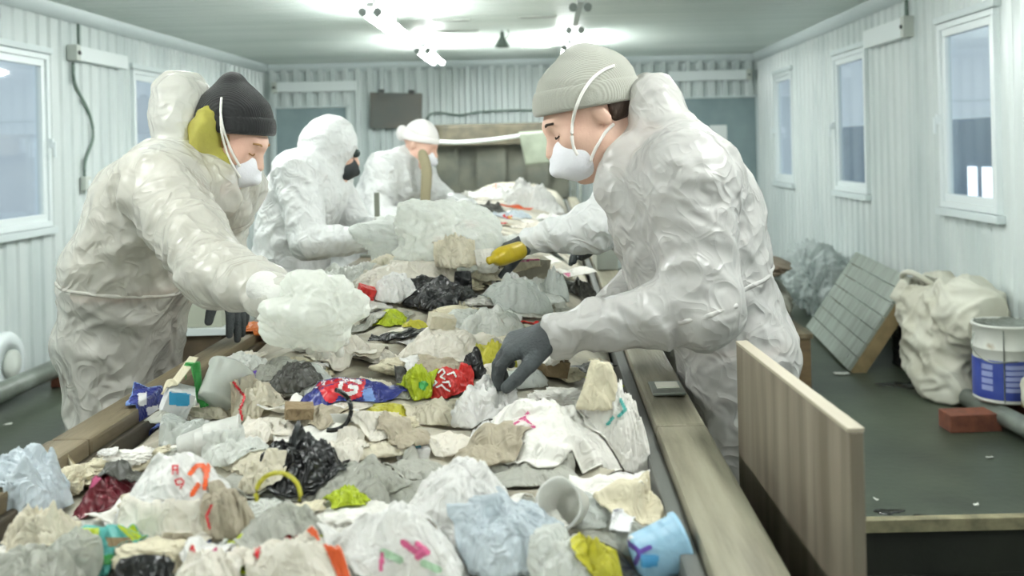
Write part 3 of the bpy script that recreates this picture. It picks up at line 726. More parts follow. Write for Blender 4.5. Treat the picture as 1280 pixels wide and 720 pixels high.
# black crate behind the lid
M_crate = mat('black_crate_plastic', (34, 36, 34), .5)
cr = empty('black_crate', (2.2, 5.9, 0), 'black plastic lattice crate in the gap between the wooden lid and the white sack', 'crate')
b = MB(); x0, x1, y0, y1, zt = 2.12, 2.30, 5.84, 6.0, .26
for z in (.004, .09, .17, .245): b.box((x0, y0, z), (x1, y0 + .012, z + .012)); b.box((x0, y0 + .012, z), (x0 + .012, y1, z + .012)); b.box((x1 - .012, y0 + .012, z), (x1, y1, z + .012)); b.box((x0 + .012, y1 - .012, z), (x1 - .012, y1, z + .012))
for k in range(5):
    t = x0 + .013 + (x1 - x0 - .03) * k / 4; b.box((t, y0 + .002, .016), (t + .008, y0 + .010, .245)); b.box((t, y1 - .010, .016), (t + .008, y1 - .002, .245))
    t = y0 + .013 + (y1 - y0 - .03) * k / 4; b.box((x0 + .002, t, .016), (x0 + .010, t + .008, .245))
mobj('lattice', b.v, b.f, M_crate, cr, False)
MB().box((x0 + .012, y0 + .012, .004), (x1 - .012, y1 - .012, .012)).build('base', M_crate, cr)
# big slumped white sack
M_sack = mat('white_woven_sack', (212, 212, 198), .6, col2=(192, 190, 172), nscale=4, bump=.15, bscale=300, trans=.12)
def ground_blob(v, z0=.004):
    v = v.copy(); v[:, 2] = np.where(v[:, 2] < z0, z0 + .004 * np.tanh((v[:, 2] - z0) * 4) + .004, v[:, 2]); return v
def wall_clamp(v, x=XR - .03): v[:, 0] = np.minimum(v[:, 0], x - .02 * (1 - np.exp(-np.maximum(v[:, 0] - x, 0) * 8))); return v
sk = empty('big_white_sack', (2.18, 5.45, 0), 'big slumped white woven sack with an open mouth against the right wall', 'sack')
ops = [('u', el((2.17, 5.34, .24), (.18, .28, .28)), 0), ('u', el((2.22, 5.52, .42), (.17, .22, .20)), .08), ('u', el((2.22, 5.12, .46), (.16, .26, .20)), .10), ('u', el((2.10, 5.16, .10), (.13, .18, .12)), .06), ('u', el((2.10, 5.52, .50), (.10, .14, .12)), .06),
       ('s', el((2.15, 5.52, .66), (.12, .15, .13), rotm(0, -.25, .2)), .05)]
v, f = nets(ops, .010)
v = folds(v, vnormals(v, f), [((2.2, 4.8, .45), (2.2, 5.9, .45), .3, .05, 4, 3), ((2.0, 5.3, .1), (2.25, 5.3, .6), .3, .05, 6, 3)], 4, 1.2)
v[:, 1] = np.clip(v[:, 1], 4.89, 5.72); v = wall_clamp(ground_blob(v)); mobj('sack_body', v, f, M_sack, sk)
# rolled rim of the sack's mouth
rim = [V3(2.15 + .12 * math.cos(t), 5.52 + .15 * math.sin(t), .59 + .035 * math.sin(2 * t + .6) - .02 * math.cos(t)) for t in np.linspace(0, 2 * PI, 25)]
MB().tube(rim, .016, 8).build('rolled_rim', M_sack, sk, True)
v, fa = bag_shape((.07, .09, .05), 77, 4, .3, 1.7, 1, .3)
mobj('sack_lining', v + V3(2.16, 5.52, .555), fa, mat('grey_inner_lining', (132, 130, 116), .6), sk)
# paint bucket on brick and pipe
bk_c = onz(1252, 492, .115)
BX, BY = 2.21, 4.71
bk = empty('paint_bucket', (BX, BY, .12), 'dented white and blue metal paint bucket standing beside the big white sack', 'bucket')
M_bw = mat('rust_stained_white_enamel', (206, 208, 200), .4, col2=(140, 120, 88), nscale=7, ramp=(.62, .72))
M_bb = mat('blue_bucket_print', (52, 68, 148), .4, col2=(70, 86, 160), nscale=10)
T = Matrix.Translation((BX, BY, .12))
R_ = .142
MB().lathe([(0, 0), (R_ - .004, 0), (R_, .006), (R_, .012), (R_ - .003, .016), (R_ - .003, .145), (R_, .149), (R_, .155), (R_ - .003, .16), (R_ - .003, .25), (R_, .254), (R_, .26), (R_ - .003, .264), (R_ - .003, .355), (R_ + .003, .36), (R_ + .005, .368), (R_, .374), (R_ - .008, .372), (R_ - .008, .03), (0, .03)], 40, T, cap=False).build('bucket_wall', M_bw, bk, True)
MB().lathe([(R_ + .0006, .02), (R_ + .001, .022), (R_ + .001, .205), (R_ + .0006, .207)], 40, T, cap=False).build('printed_band', M_bb, bk, True)
M_txt = mat('pale_blue_print', (150, 160, 205), .5)
b = MB()
for a0, a1, rows in ((-2.75, -2.35, 4), (-1.95, -1.2, 5)):
    b = MB()
    for r in range(rows):
        z = .06 + r * (.135 / rows); n_ = 8; vv = []
        for i in range(n_ + 1):
            a = a0 + (a1 - a0) * i / n_
            vv += [(BX + (R_ + .002) * math.cos(a), BY + (R_ + .002) * math.sin(a), .12 + z), (BX + (R_ + .002) * math.cos(a), BY + (R_ + .002) * math.sin(a), .12 + z + .1 / rows)]
        b.add(vv, [(2 * i, 2 * i + 2, 2 * i + 3, 2 * i + 1) for i in range(n_)])
    mobj('print_lettering', b.v, b.f, M_txt, bk, False)
MB().tube([(BX - (R_ + .002) * math.cos(1.15), BY - (R_ + .002) * math.sin(1.15), .13), (BX - (R_ + .002) * math.cos(1.15), BY - (R_ + .002) * math.sin(1.15), .475)], .003, 6).build('seam', M_steel, bk)
lid = [(R_ * .94 * math.cos(t), R_ * .94 * math.sin(t)) for t in np.linspace(0, 2 * PI, 30)]
vv, ff, _ = sheet_shape(.26, .26, 31, 26, .02, 9, .01)
rr = np.linalg.norm(vv[:, :2], axis=1); sc_ = np.minimum(1, .130 / np.maximum(rr, 1e-6)); vv[:, :2] *= sc_[:, None]; vv, ff = thicken(vv, ff, .003)
mobj('crushed_lid', vv + V3(BX, BY, .12 + .36), ff, M_steel, bk)
MB().tube(smooth_curve([(BX - R_ - .004, BY - .01, .45), (BX - R_ - .03, BY - .05, .38), (BX - R_ + .01, BY - .14, .33), (BX, BY - R_ - .012, .33)], 6), .004, 6).build('handle', M_steel, bk)
# pipe and brick it stands on
rp = empty('floor_pipe', (2.2, 4.4, 0), 'grey pipe on a red brick running out from under the paint bucket', 'pipe')
MB().tube([(2.12, 4.92, .068), (2.22, 3.62, .068)], .047, 18).build('pipe', M_pipe, rp, True)
MB().tube([(2.214, 3.70, .068), (2.22, 3.63, .068)], .056, 18).build('flange', M_steel, rp, True)
brick('brick', (2.0, 4.62, 0), (.25, .13, .085), .05, 'dark red brick beside the grey pipe in front of the paint bucket')
brick('brick', (2.31, 4.80, 0), (.10, .22, .115), .0, 'brick wedged under the paint bucket at the wall')
brick('wood_block', (2.235, 4.50, .125), (.05, .07, .12), .3, 'small brown wooden block standing on the pipe before the paint bucket', M_raw)
# clear wrapping bundle behind the lid
M_clear = clear_film('crinkled_clear_wrap', (214, 222, 220), .62, .2, .5)
v, fa = bag_shape((.2, .42, .26), 9, 6, .34, 2.2, 2, .3)
v = wall_clamp(ground_blob(v + V3(2.13, 7.75, .28))); v[:, 1] = np.maximum(v[:, 1], 7.24 + .02 * np.tanh((v[:, 1] - 7.24) * 5))
tag(mobj('plastic_wrap_bundle', v, fa, M_clear), 'crinkled clear plastic wrap heaped behind the boarded lid at the right wall', 'plastic wrap')
# wooden box with grey sacks beside the right worker
wbx = empty('wooden_box', (1.3, 5.6, 0), 'brown wooden box on the floor beside the worker in the grey cap', 'box')
bx0, bx1, by0, by1, bz = 1.08, 1.40, 5.2, 6.3, .36
MB().box((bx0, by0, .004), (bx1, by1, bz - .03), bev=.005).build('box_body', mat('brown_plywood', (112, 92, 62), .65, col2=(84, 68, 46), nscale=5, stretch=(1, 1, 5)), wbx)
MB().box((bx0 - .01, by0 - .01, bz - .029), (bx1 + .01, by1 + .01, bz), bev=.005).build('box_top', M_rail2, wbx)
M_gs = mat('grey_sack_cloth', (132, 132, 122), .8, col2=(108, 106, 94), nscale=5, bump=.3, bscale=120)
M_br = mat('brown_blanket_cloth', (118, 106, 90), .85, col2=(98, 88, 74), nscale=6, bump=.3, bscale=120)
for k, (c, s, m, nm, lb) in enumerate((((1.24, 5.75, bz + .10), (.17, .42, .13), M_gs, 'grey_sack', 'grey cloth sack lying on the brown wooden box'), ((1.24, 5.78, bz + .31), (.16, .40, .05), M_br, 'folded_blanket', 'folded brown blanket on top of the grey sack by the far wall'))):
    v, fa = bag_shape(s, 40 + k, 5, .14, 1.5, 0, 0, .12); v = v + V3(c)
    lowz = bz + .002 if k == 0 else bz + .26
    v[:, 2] = np.maximum(v[:, 2], lowz + .002); tag(mobj(nm, v, fa, m), lb, 'sack' if k == 0 else 'blanket')
# white sack at the frame's right edge
v, fa = bag_shape((.15, .2, .3), 61, 5, .2, 1.5, 1, .2)
v = ground_blob(v + V3(2.28, 4.22, .26)); v = wall_clamp(v)
tag(mobj('white_sack', v, fa, M_sack), 'white plastic sack half cut by the right edge, before the paint bucket', 'sack')
# scraps on the floor
M_scr = mat('white_scrap_paper', (214, 216, 208), .7)
for k, (x, y, s) in enumerate(((1164, 494, .05), (1052, 468, .09), (1237, 573, .03), (1095, 626, .02), (1220, 633, .02), (10, 532, .04))):
    p = onz(x, y, 0 if y < 650 else 0); v, f, _ = sheet_shape(s, s * .5, 200 + k, 10, .006, 20, .006); v[:, 2] -= v[:, 2].min() - .003; v, f = thicken(v, f, .002)
    tag(mobj('paper_scrap', v + V3(p[0], p[1], .0), f, M_scr), ['white paper scrap on the floor below the white sack', 'flat white paper strip on the floor beside the boarded lid', 'tiny white scrap on the floor before the red brick', 'tiny white crumb on the floor near the plywood guard', 'tiny white scrap on the floor just behind the step edge', 'small white scrap on the floor by the pipe at left'][k], 'scrap')
M_oil = mat('dark_oil_stain', (30, 32, 28), .2)
for k, (x, y, w, lb) in enumerate(((1136, 481, .30, 'dark wet stain on the floor between the lid and the white sack'), (1110, 640, .1, 'dark footprint-like stain just behind the floor step'), (1155, 647, .09, 'small dark stain behind the floor step, toward the middle'))):
    p = onz(x, y, 0); t = np.linspace(0, 2 * PI, 26)[:-1]; r = w / 2 * (1 + .25 * np.sin(3 * t + k) + .12 * np.sin(7 * t))
    v = [(p[0] + a * math.cos(q), p[1] + .5 * a * math.sin(q), .003) for a, q in zip(r, t)] + [(p[0] + 1.03 * a * math.cos(q), p[1] + .52 * a * math.sin(q), .0005) for a, q in zip(r, t)]
    n_ = len(t); tag(mobj('floor_stain', v, [tuple(range(n_))] + [(i, n_ + i, n_ + (i + 1) % n_, (i + 1) % n_) for i in range(n_)], M_oil), lb, 'stain', kind='structure')
# ================================================================== THE WORKERS
def creases(m, s1=7.0, s2=17.0, strength=.55):
    """replaces the noise bump by long sharp crease lines"""
    nt = m.node_tree; N, L = nt.nodes, nt.links
    bp = [n for n in N if n.type == 'BUMP'][0]; tc = [n for n in N if n.type == 'TEX_COORD'][0]; hs = []
    for sc, w in ((s1, 1.0), (s2, .45)):
        n = N.new('ShaderNodeTexNoise'); n.inputs['Scale'].default_value = sc; n.inputs['Detail'].default_value = 1.0; n.inputs['Distortion'].default_value = 1.2; L.new(tc.outputs['Object'], n.inputs['Vector'])
        a = N.new('ShaderNodeMath'); a.operation = 'SUBTRACT'; a.inputs[1].default_value = .5; L.new(n.outputs['Fac'], a.inputs[0])
        b = N.new('ShaderNodeMath'); b.operation = 'ABSOLUTE'; L.new(a.outputs[0], b.inputs[0])
        c = N.new('ShaderNodeMath'); c.operation = 'MULTIPLY'; c.inputs[1].default_value = -w * 3; L.new(b.outputs[0], c.inputs[0]); hs.append(c)
    d = N.new('ShaderNodeMath'); d.operation = 'ADD'; L.new(hs[0].outputs[0], d.inputs[0]); L.new(hs[1].outputs[0], d.inputs[1])
    L.new(d.outputs[0], bp.inputs['Height']); bp.inputs['Strength'].default_value = strength; bp.inputs['Distance'].default_value = .02
    return m
M_skin = mat('skin', (224, 186, 166), .5, col2=(206, 158, 140), nscale=9, ramp=(.4, .8), bump=.08, bscale=160)
M_suit = mat('white_coverall_film', (232, 230, 222), .42, col2=(220, 216, 206), nscale=5, bump=.5, bscale=26, bdist=.02, trans=.14)
def suit_mat(name, col, opac):
    m = mat(name, col, .27, bump=.6, bscale=22, bdist=.02, trans=.2); nt = m.node_tree; N, L = nt.nodes, nt.links; out = N['Material Output']
    src = out.inputs[0].links[0].from_socket; tr = N.new('ShaderNodeBsdfTransparent'); mx = N.new('ShaderNodeMixShader'); mx.inputs[0].default_value = opac
    L.new(tr.outputs[0], mx.inputs[1]); L.new(src, mx.inputs[2]); L.new(mx.outputs[0], out.inputs[0]); return m
M_suit_thin = suit_mat('thin_cream_coverall_film', (228, 226, 217), .62)
M_suit_p = suit_mat('thin_white_coverall_film', (213, 211, 207), .80)
M_suit_w = mat('bright_white_coverall', (220, 222, 221), .5, bump=.4, bscale=24, bdist=.02, trans=.1)
for m_ in (M_suit_thin, M_suit_p, M_suit_w): creases(m_)
M_glove = mat('dark_grey_work_glove', (62, 68, 70), .7, col2=(48, 52, 54), nscale=20, bump=.3, bscale=220)
M_glove_w = mat('pale_grey_glove', (206, 206, 200), .6, bump=.3, bscale=120)
M_boot = mat('black_rubber_boot', (38, 38, 36), .5)
M_mask = mat('white_filter_mask', (236, 236, 242), .75, bump=.1, bscale=200)
M_strap = mat('white_elastic_strap', (236, 234, 228), .6)
def knit(name, col, scale):
    m = mat(name, col, .95, sheen=.3); nt = m.node_tree; N, L = nt.nodes, nt.links; b = N['Principled BSDF']
    tc = N.new('ShaderNodeTexCoord'); w = N.new('ShaderNodeTexWave'); w.inputs['Scale'].default_value = scale; w.inputs['Distortion'].default_value = .6; w.bands_direction = 'X' if 0 else 'Y'
    n = N.new('ShaderNodeTexNoise'); n.inputs['Scale'].default_value = 300
    L.new(tc.outputs['Object'], w.inputs['Vector']); L.new(tc.outputs['Object'], n.inputs['Vector'])
    a = N.new('ShaderNodeMath'); a.operation = 'ADD'; L.new(w.outputs['Fac'], a.inputs[0]); L.new(n.outputs['Fac'], a.inputs[1])
    bp = N.new('ShaderNodeBump'); bp.inputs['Strength'].default_value = .35; bp.inputs['Distance'].default_value = .003; L.new(a.outputs[0], bp.inputs['Height']); L.new(bp.outputs[0], b.inputs['Normal'])
    return m
M_hat_g = knit('grey_knit', (160, 160, 150), 110); M_hat_b = knit('black_knit', (20, 21, 22), 75)
def frame(pitch, yaw):
    """columns: forward, left, up. yaw 0 looks along +X; pitch is downward"""
    f = V3(math.cos(pitch) * math.cos(yaw), math.cos(pitch) * math.sin(yaw), -math.sin(pitch))
    u = V3(math.sin(pitch) * math.cos(yaw), math.sin(pitch) * math.sin(yaw), math.cos(pitch))
    return np.stack([f, np.cross(u, f), u], 1)
def xf(ops, c, R, s=1.0):
    out = []
    for op, p, k in ops:
        if p[0] == 'c':
            fl = None if p[5] is None else (R @ V3(p[5][0]), p[5][1])
            q = ('c', c + R @ p[1] * s, c + R @ p[2] * s, p[3] * s, p[4] * s, fl)
        elif p[0] == 'e': q = ('e', c + R @ p[1] * s, p[2] * s, R if p[3] is None else R @ p[3])
        elif p[0] == 'p': q = ('p', c + R @ p[1] * s, R @ p[2])
        out.append((op, q, k * s))
    return out
def head_ops(mouth=True):
    o = [('u', el((-.014, 0, .030), (.099, .076, .084)), 0), ('u', el((.030, 0, -.030), (.062, .062, .085)), .03),
         ('u', rc((.005, .035, -.065), (.060, .012, -.098), .034, .022), .03), ('u', rc((.005, -.035, -.065), (.060, -.012, -.098), .034, .022), .03),
         ('u', rc((.079, .030, .026), (.086, .0, .022), .011), .02), ('u', rc((.079, -.030, .026), (.086, 0, .022), .011), .02),
         ('u', el((.055, .042, -.022), (.026, .022, .022)), .025), ('u', el((.055, -.042, -.022), (.026, .022, .022)), .025),
         ('s', el((.097, .031, .004), (.017, .016, .012)), .014), ('s', el((.097, -.031, .004), (.017, .016, .012)), .014),
         ('u', el((.0745, .031, .003), (.0135, .0145, .0125)), .004), ('u', el((.0745, -.031, .003), (.0135, .0145, .0125)), .004),
         ('u', rc((.087, 0, .012), (.112, 0, -.030), .009, .0135), .012), ('u', el((.101, .012, -.036), (.012, .009, .009)), .006), ('u', el((.101, -.012, -.036), (.012, .009, .009)), .006),
         ('u', el((.088, 0, -.064), (.012, .026, .007)), .006), ('u', el((.085, 0, -.075), (.012, .022, .008)), .006), ('u', el((.074, 0, -.104), (.020, .022, .016)), .02)]
    for s in (1, -1):
        Re = rotm(0, .25, 0) @ rotm(0, 0, -.28 * s)
        o += [('u', el((-.014, .076 * s, -.010), (.016, .009, .027), Re), .004), ('s', el((-.009, .086 * s, -.008), (.008, .005, .016), Re), .004)]
    return o
def hand_ops(w, f, n, curl, side, grow=0.0, spread=.10, thumb=.7):
    """w wrist, f towards the knuckles, n out of the back of the hand, side = +1 when the thumb lies along n x f"""
    f = V3(f); f /= np.linalg.norm(f); n = V3(n); n = n - (n @ f) * f; n /= np.linalg.norm(n); s = np.cross(n, f) * side; g = grow
    o = [('u', rc(w - f * .02, w + f * .02, .030 + g, .031 + g, (n, .75)), 0)]
    for k, t in enumerate((.030, .010, -.010, -.029)):
        o.append(('u', rc(w + f * .015 + s * t * .55, w + f * (.092 - .006 * abs(k - 1.2)) + s * t, .0165 + g, .0135 + g), .012))
    for k, (t, L) in enumerate(((.031, .070), (.0105, .080), (-.0105, .074), (-.031, .058))):
        p = w + f * (.092 - .006 * abs(k - 1.2)) + s * t; c = curl[k] if hasattr(curl, '__len__') else curl; a = 0.25 * c; d0 = f * math.cos(spread * t / .03) + s * math.sin(spread * t / .03)
        r = .0102 + g
        for i, (l, b) in enumerate(((.45, .55), (.32, .6), (.27, .4))):
            a += c * b; d = d0 * math.cos(a) - n * math.sin(a); q = p + d * L * l
            o.append(('u', rc(p, q, r, r * .93), .004 if i == 0 else .003)); p = q; r *= .93
    p = w + f * .022 + s * .026 - n * .006; d = (f * .75 + s * .75 * thumb - n * .35); d /= np.linalg.norm(d)
    q = p + d * .045; o.append(('u', rc(p, q, .0165 + g, .013 + g), .012)); d2 = d + f * .5 - n * .25; d2 /= np.linalg.norm(d2)
    q2 = q + d2 * .034; o.append(('u', rc(q, q2, .0125 + g, .0112 + g), .004)); d3 = d2 + f * .3; d3 /= np.linalg.norm(d3); o.append(('u', rc(q2, q2 + d3 * .024, .0112 + g, .0098 + g), .003))
    return o
EY = V3(0, 1, 0)
def limbs_ops(J, g, suit):
    """torso, arms and legs; G grows the radii"""
    o = []
    k = .05
    for s in (-1, 1):
        o += [('u', rc(J['pelvis'] + s * .070 * EY, J['waist'] + s * .058 * EY, J.get('hipr', .118) + g, .108 + g), k), ('u', rc(J['waist'] + s * .058 * EY, J['chest'] + s * .07 * EY, .108 + g, .120 + g), k)]
    o += [('u', rc(J['chest'] + .07 * EY, J['sh_f'] + V3(0, -.04, .0), .120 + g, .072 + g), k), ('u', rc(J['chest'] - .07 * EY, J['sh_n'] + V3(0, .04, .0), .120 + g, .072 + g), k),
          ('u', rc(J['chest'], J['neck'], .11 + g, .062 + g * .8), k), ('u', rc(J['sh_f'], J['sh_n'], .065 + g), k)]
    for a in 'nf':
        o += [('u', rc(J['sh_' + a], J['el_' + a], .060 + g, .046 + g), .03), ('u', rc(J['el_' + a], J['wr_' + a], .046 + g, .030 + g * (.55 if suit else .5)), .025)]
    for a, s in (('n', -1), ('f', 1)):
        hip = J['pelvis'] + V3(0, s * .085, -.04); kn = J.get('knee_' + a, V3(hip[0] + J['fx'] * -.01, hip[1] + s * .02, .5)); an = J.get('ank_' + a, V3(kn[0] - J['fx'] * .03, kn[1] + s * .01, .11))
        J['_kn_' + a], J['_an_' + a], J['_hip_' + a] = kn, an, hip
        o += [('u', rc(hip, kn, min(.088, J.get('hipr', .118) - .01) + g, .060 + g), .05), ('u', rc(kn, an, .060 + g, .048 + g * 1.2), .02)]
    return o
def wrap_faces(v, f): return [tuple(q) for q in f]
def put(name, ops, h, m, parent, foldbones=None, seed=0, amp=1.0, rel=2, lo=None, hi=None, fine=None):
    v, f = nets(ops, h, lo, hi); v = relax(v, f, rel, .5)
    if foldbones: v = folds(v, vnormals(v, f), foldbones, seed, amp); v = relax(v, f, 1, .25)
    return mobj(name, v, f, m, parent), v, f
def bvh_of(*objs):
    from mathutils.bvhtree import BVHTree
    vs, fs = [], []
    for o in objs:
        L = V3(root_loc(o)); n = len(vs); vs += [Vector(V3(v.co) + L) for v in o.data.vertices]; fs += [[n + i for i in p.vertices] for p in o.data.polygons]
    return BVHTree.FromPolygons(vs, fs)
def cast_px(bvh, pts, out=.004):
    """points on a surface under pixels of the photograph"""
    res = []; o = Vector((0, 0, CAMH))
    for x, y in pts:
        d = Vector(at(x, y, 1.0)) - o; d.normalize(); hit = bvh.ray_cast(o, d)
        if hit[0] is not None: res.append(V3(hit[0] - d * out))
    return res
def person(name, label, J, head_c, head_R, hs, suit_m, seed, hood=None, hands=(), skin_h=.0065, clothes=None, group=None, suit_extra=(), suit_h=.0065, amp=1.0):
    """skin figure, coverall, gloves and boots; the head is built by HEAD_OPS at HEAD_C"""
    sk = xf(head_ops(), head_c, head_R, hs)
    body = list(sk) + [('u', rc(head_c + head_R @ V3(-.022, 0, -.06) * hs, J['neck'] + V3(0, 0, -.01), .052, .058), .02)]
    body += limbs_ops(J, 0, False)
    for h in hands: body += [(op, p, k) for op, p, k in hand_ops(*h[:4], side=h[4], grow=-.002)]
    for a in 'nf':
        an = J['_an_' + a] ; body.append(('u', rc(an, V3(an[0] + J['fx'] * .02, an[1], .08), .045, .04), .02)); body.append(('u', rc(V3(an[0], an[1], .06), V3(an[0] + J['fx'] * .14, an[1], .05), .036, .030), .02))
    v, f = nets(body, skin_h)
    # sculpt the face again at a finer pitch by re-projecting the nearby vertices
    root = mobj(name, v, f, M_skin); tag(root, label, 'person', group)
    # clothes under the film
    if clothes:
        for nm, m, zlo, zhi in clothes:
            L = limbs_ops(J, .006, False)
            if zlo is not None: L.append(('i', half((0, 0, zlo), (0, 0, -1)), .004))
            if zhi is not None: L.append(('i', half((0, 0, zhi), (0, 0, 1)), .004))
            put(nm, L, .016, m, root)
    so = limbs_ops(J, .024, True)
    for e in suit_extra: so.append(e)
    bones = [(J['pelvis'], J['waist'], .17, .022, 7, 4), (J['waist'], J['chest'], .17, .020, 5, 4.5)]
    for a in 'nf':
        bones += [(J['sh_' + a], J['el_' + a], .12, .018, 9, 4.5), (J['el_' + a], J['wr_' + a], .10, .014, 9, 5), (J['_hip_' + a], J['_kn_' + a], .14, .022, 5, 4.5), (J['_kn_' + a], J['_an_' + a], .12, .018, 10, 5)]
    if hood: bones.append((hood[0], hood[1], .12, .012, 7, 6))
    suit, _, _ = put('coverall', so, suit_h, suit_m, root, bones, seed, amp)
    for h in hands:
        go = hand_ops(*h[:4], side=h[4], grow=.0015); w = V3(h[0]); fo = V3(h[1]); fo /= np.linalg.norm(fo)
        go.append(('u', rc(w - fo * .05, w - fo * .0, .034, .033), .01))
        put('glove', go, .0038, h[5] if len(h) > 5 else M_glove, root, rel=1)
    for a in 'nf':
        an = J['_an_' + a]; x, y = an[0], an[1]; fx = J['fx']
        bo = [('u', rc((x, y, .22), (x, y, .08), .058, .052), 0), ('u', rc((x - fx * .02, y, .05), (x + fx * .15, y, .045), .048, .040), .02), ('i', half((0, 0, .004), (0, 0, -1)), .002)]
        put('boot', bo, .008, M_boot, root)
    return root, suit
def beanie(root, c, R, s, m, top=(-.03, 0, .10), tall=.02, plane=(.0, .0, .022), tilt=.30, brim=.045, grow=.012, h=.0045, extra=()):
    g = grow
    cut = R @ V3(math.sin(tilt), 0, math.cos(tilt)); pc = c + R @ V3(plane) * s
    o = xf([('u', el((-.014, 0, .034), (.099 + g, .076 + g, .084 + g)), 0), ('u', rc((-.02, 0, .07), top, .07, .035), .05)] + list(extra), c, R, s)
    o.append(('i', half(pc, -cut), .004))
    o2 = xf([('u', el((-.014, 0, .032), (.099 + g + .008, .076 + g + .008, .084 + g + .008)), 0)], c, R, s)
    o2 += [('i', half(pc - cut * .004, -cut), .006), ('i', half(pc + cut * brim, cut), .008)]
    cap, v, f = put('knitted_cap', o, h, m, root, rel=2)
    br, _, _ = put('folded_brim', o2, h, m, root, rel=2)
    br.parent = cap
    return cap, br
def mask_shape(root, c, R, s, m=None):
    o = xf([('u', el((.058, 0, -.062), (.058, .058, .056), rotm(0, .25, 0)), 0), ('u', rc((.080, 0, -.060), (.122, 0, -.064), .044, .014), .03), ('u', rc((.085, 0, -.036), (.110, 0, -.034), .022, .008), .02), ('i', half((.034, 0, -.05), (-1, 0, .45)), .004)], c, R, s)
    return put('face_mask', o, .004, m or M_mask, root, rel=2)[0]
def strap(root, pts, r=.0032, m=None):
    if len(pts) >= 2: return MB().tube(smooth_curve(pts, 5), r, 6).build('mask_strap', m or M_strap, root, True)
def brow(root, c, R, s, m):
    for k in (1, -1):
        pts = [c + R @ V3(x, y * k, z) * s for x, y, z in ((.094, .014, .026), (.0925, .030, .031), (.080, .046, .027))]
        MB().tube(smooth_curve(pts, 4), [.0028] * 9, 6).build('eyebrow', m, root, True)
        pts = [c + R @ V3(x, y * k, z) * s for x, y, z in ((.0880, .018, -.002), (.0895, .030, -.005), (.082, .043, -.002))]
        MB().tube(smooth_curve(pts, 4), .0017, 5).build('eyelashes', m, root, True)
def waist_band(suit, c, lean, m):
    """gathered elastic round the waist, laid on the coverall"""
    bv = bvh_of(suit); pts = []
    for t in np.linspace(0, 2 * PI, 41):
        d = V3(math.cos(t), math.sin(t), lean * math.cos(t)); h = bv.ray_cast(Vector(c + d * .5), Vector(-d).normalized())
        if h[0] is not None and (h[0] - Vector(c)).length < .34: pts.append(V3(h[0]) - d * .002)
    if len(pts) > 8: MB().tube(pts, .0055, 8).build('waist_elastic', m, suit, True)
M_hair = mat('dark_brown_hair', (58, 44, 34), .7, bump=.4, bscale=150, stretch=(1, 1, .2)); M_hair_b = mat('fair_hair', (158, 116, 66), .6, bump=.5, bscale=120, stretch=(1, 1, .15))
M_jack_g = mat('grey_jacket', (112, 118, 124), .8); M_trou = mat('dark_blue_trousers', (52, 60, 72), .8); M_olive = mat('olive_jacket_lining', (160, 154, 66), .75, col2=(132, 124, 58), nscale=10, bump=.3, bscale=40)
M_trou_b = mat('grey_brown_trousers', (92, 90, 80), .8); M_jack_b = mat('sand_jacket', (164, 160, 146), .8)

# ---- right worker with the grey knitted cap, bending over the line
Y = 2.08
J = dict(fx=-1, hipr=.088, pelvis=V3(.392, Y, .965), waist=V3(.318, Y, 1.13), chest=V3(.285, Y, 1.265), neck=V3(.205, Y, 1.385), sh_n=V3(.275, 1.90, 1.335), sh_f=V3(.24, 2.27, 1.345),
         el_n=V3(.285, 1.83, 1.085), wr_n=V3(.02, 1.80, 1.052), el_f=V3(.27, 2.34, 1.09), wr_f=V3(.095, 2.14, 1.01), knee_n=V3(.42, 1.98, .5), knee_f=V3(.43, 2.18, .5), ank_n=V3(.43, 1.97, .12), ank_f=V3(.45, 2.2, .12))
HR = frame(.52, PI + .10); HC = at(736, 145, Y - .005)
hood = [('u', el(at(816, 150, Y), (.066, .125, .094), rotm(0, .30, 0)), .02), ('u', rc(at(806, 116, Y) + V3(0, -.06, 0), at(806, 116, Y) + V3(0, .06, 0), .026), .05), ('u', rc(at(790, 195, Y) + V3(0, -.075, 0), at(790, 195, Y) + V3(0, .075, 0), .05), .03),
        ('u', rc(at(778, 205, 1.99), at(772, 232, 2.0), .035, .05), .04), ('u', rc(at(838, 160, Y) + V3(0, -.09, 0), at(838, 160, Y) + V3(0, .09, 0), .035), .03), ('s', el(at(762, 130, Y), (.045, .095, .07), rotm(0, -.3, 0)), .02)]
hands = [(V3(.005, 1.797, 1.050), (-.95, .05, -.25), (-.25, -.25, .9), (.75, .85, .9, .95), 1), (V3(.080, 2.135, 1.008), (-.85, -.15, -.40), (-.5, .1, .85), (.3, .3, .4, .5), -1)]
P1, suit1 = person('person', 'worker in a grey knitted cap and white cup mask bending over the belt at right', J, HC, HR, 1.0, M_suit_p, 11,
    hood=(at(812, 190, Y), at(806, 100, Y)), hands=hands, suit_extra=hood, clothes=[('jacket', M_jack_g, .98, None), ('trousers', M_trou, None, .98)], amp=.85)
waist_band(suit1, V3(.338, Y, 1.10), .28, M_suit_p)
cap, br = beanie(P1, HC, HR, 1.0, M_hat_g, top=(-.045, 0, .108), plane=(.0, 0, .022), tilt=-.36, brim=.050, grow=.015, extra=[('u', el((-.055, 0, .05), (.075, .075, .065)), .03)])
mk = mask_shape(P1, HC, HR, 1.0)
hr = xf([('u', el((-.03, 0, .0), (.088, .079, .055)), 0), ('i', half((-.035, 0, 0), (1, 0, .2)), .01), ('i', half((0, 0, -.028), (.3, 0, -1)), .01)], HC, HR); put('hair', hr, .005, M_hair, P1)
brow(P1, HC, HR, 1.0, M_hair)
bv = bvh_of(P1, cap, br, mk)
for pts in (((722, 194), (717, 184), (715, 170), (716, 152), (720, 135), (728, 116), (740, 99), (754, 88), (768, 82)), ((738, 202), (742, 191), (749, 178), (757, 165), (767, 155))): strap(P1, cast_px(bv, pts), .0036)

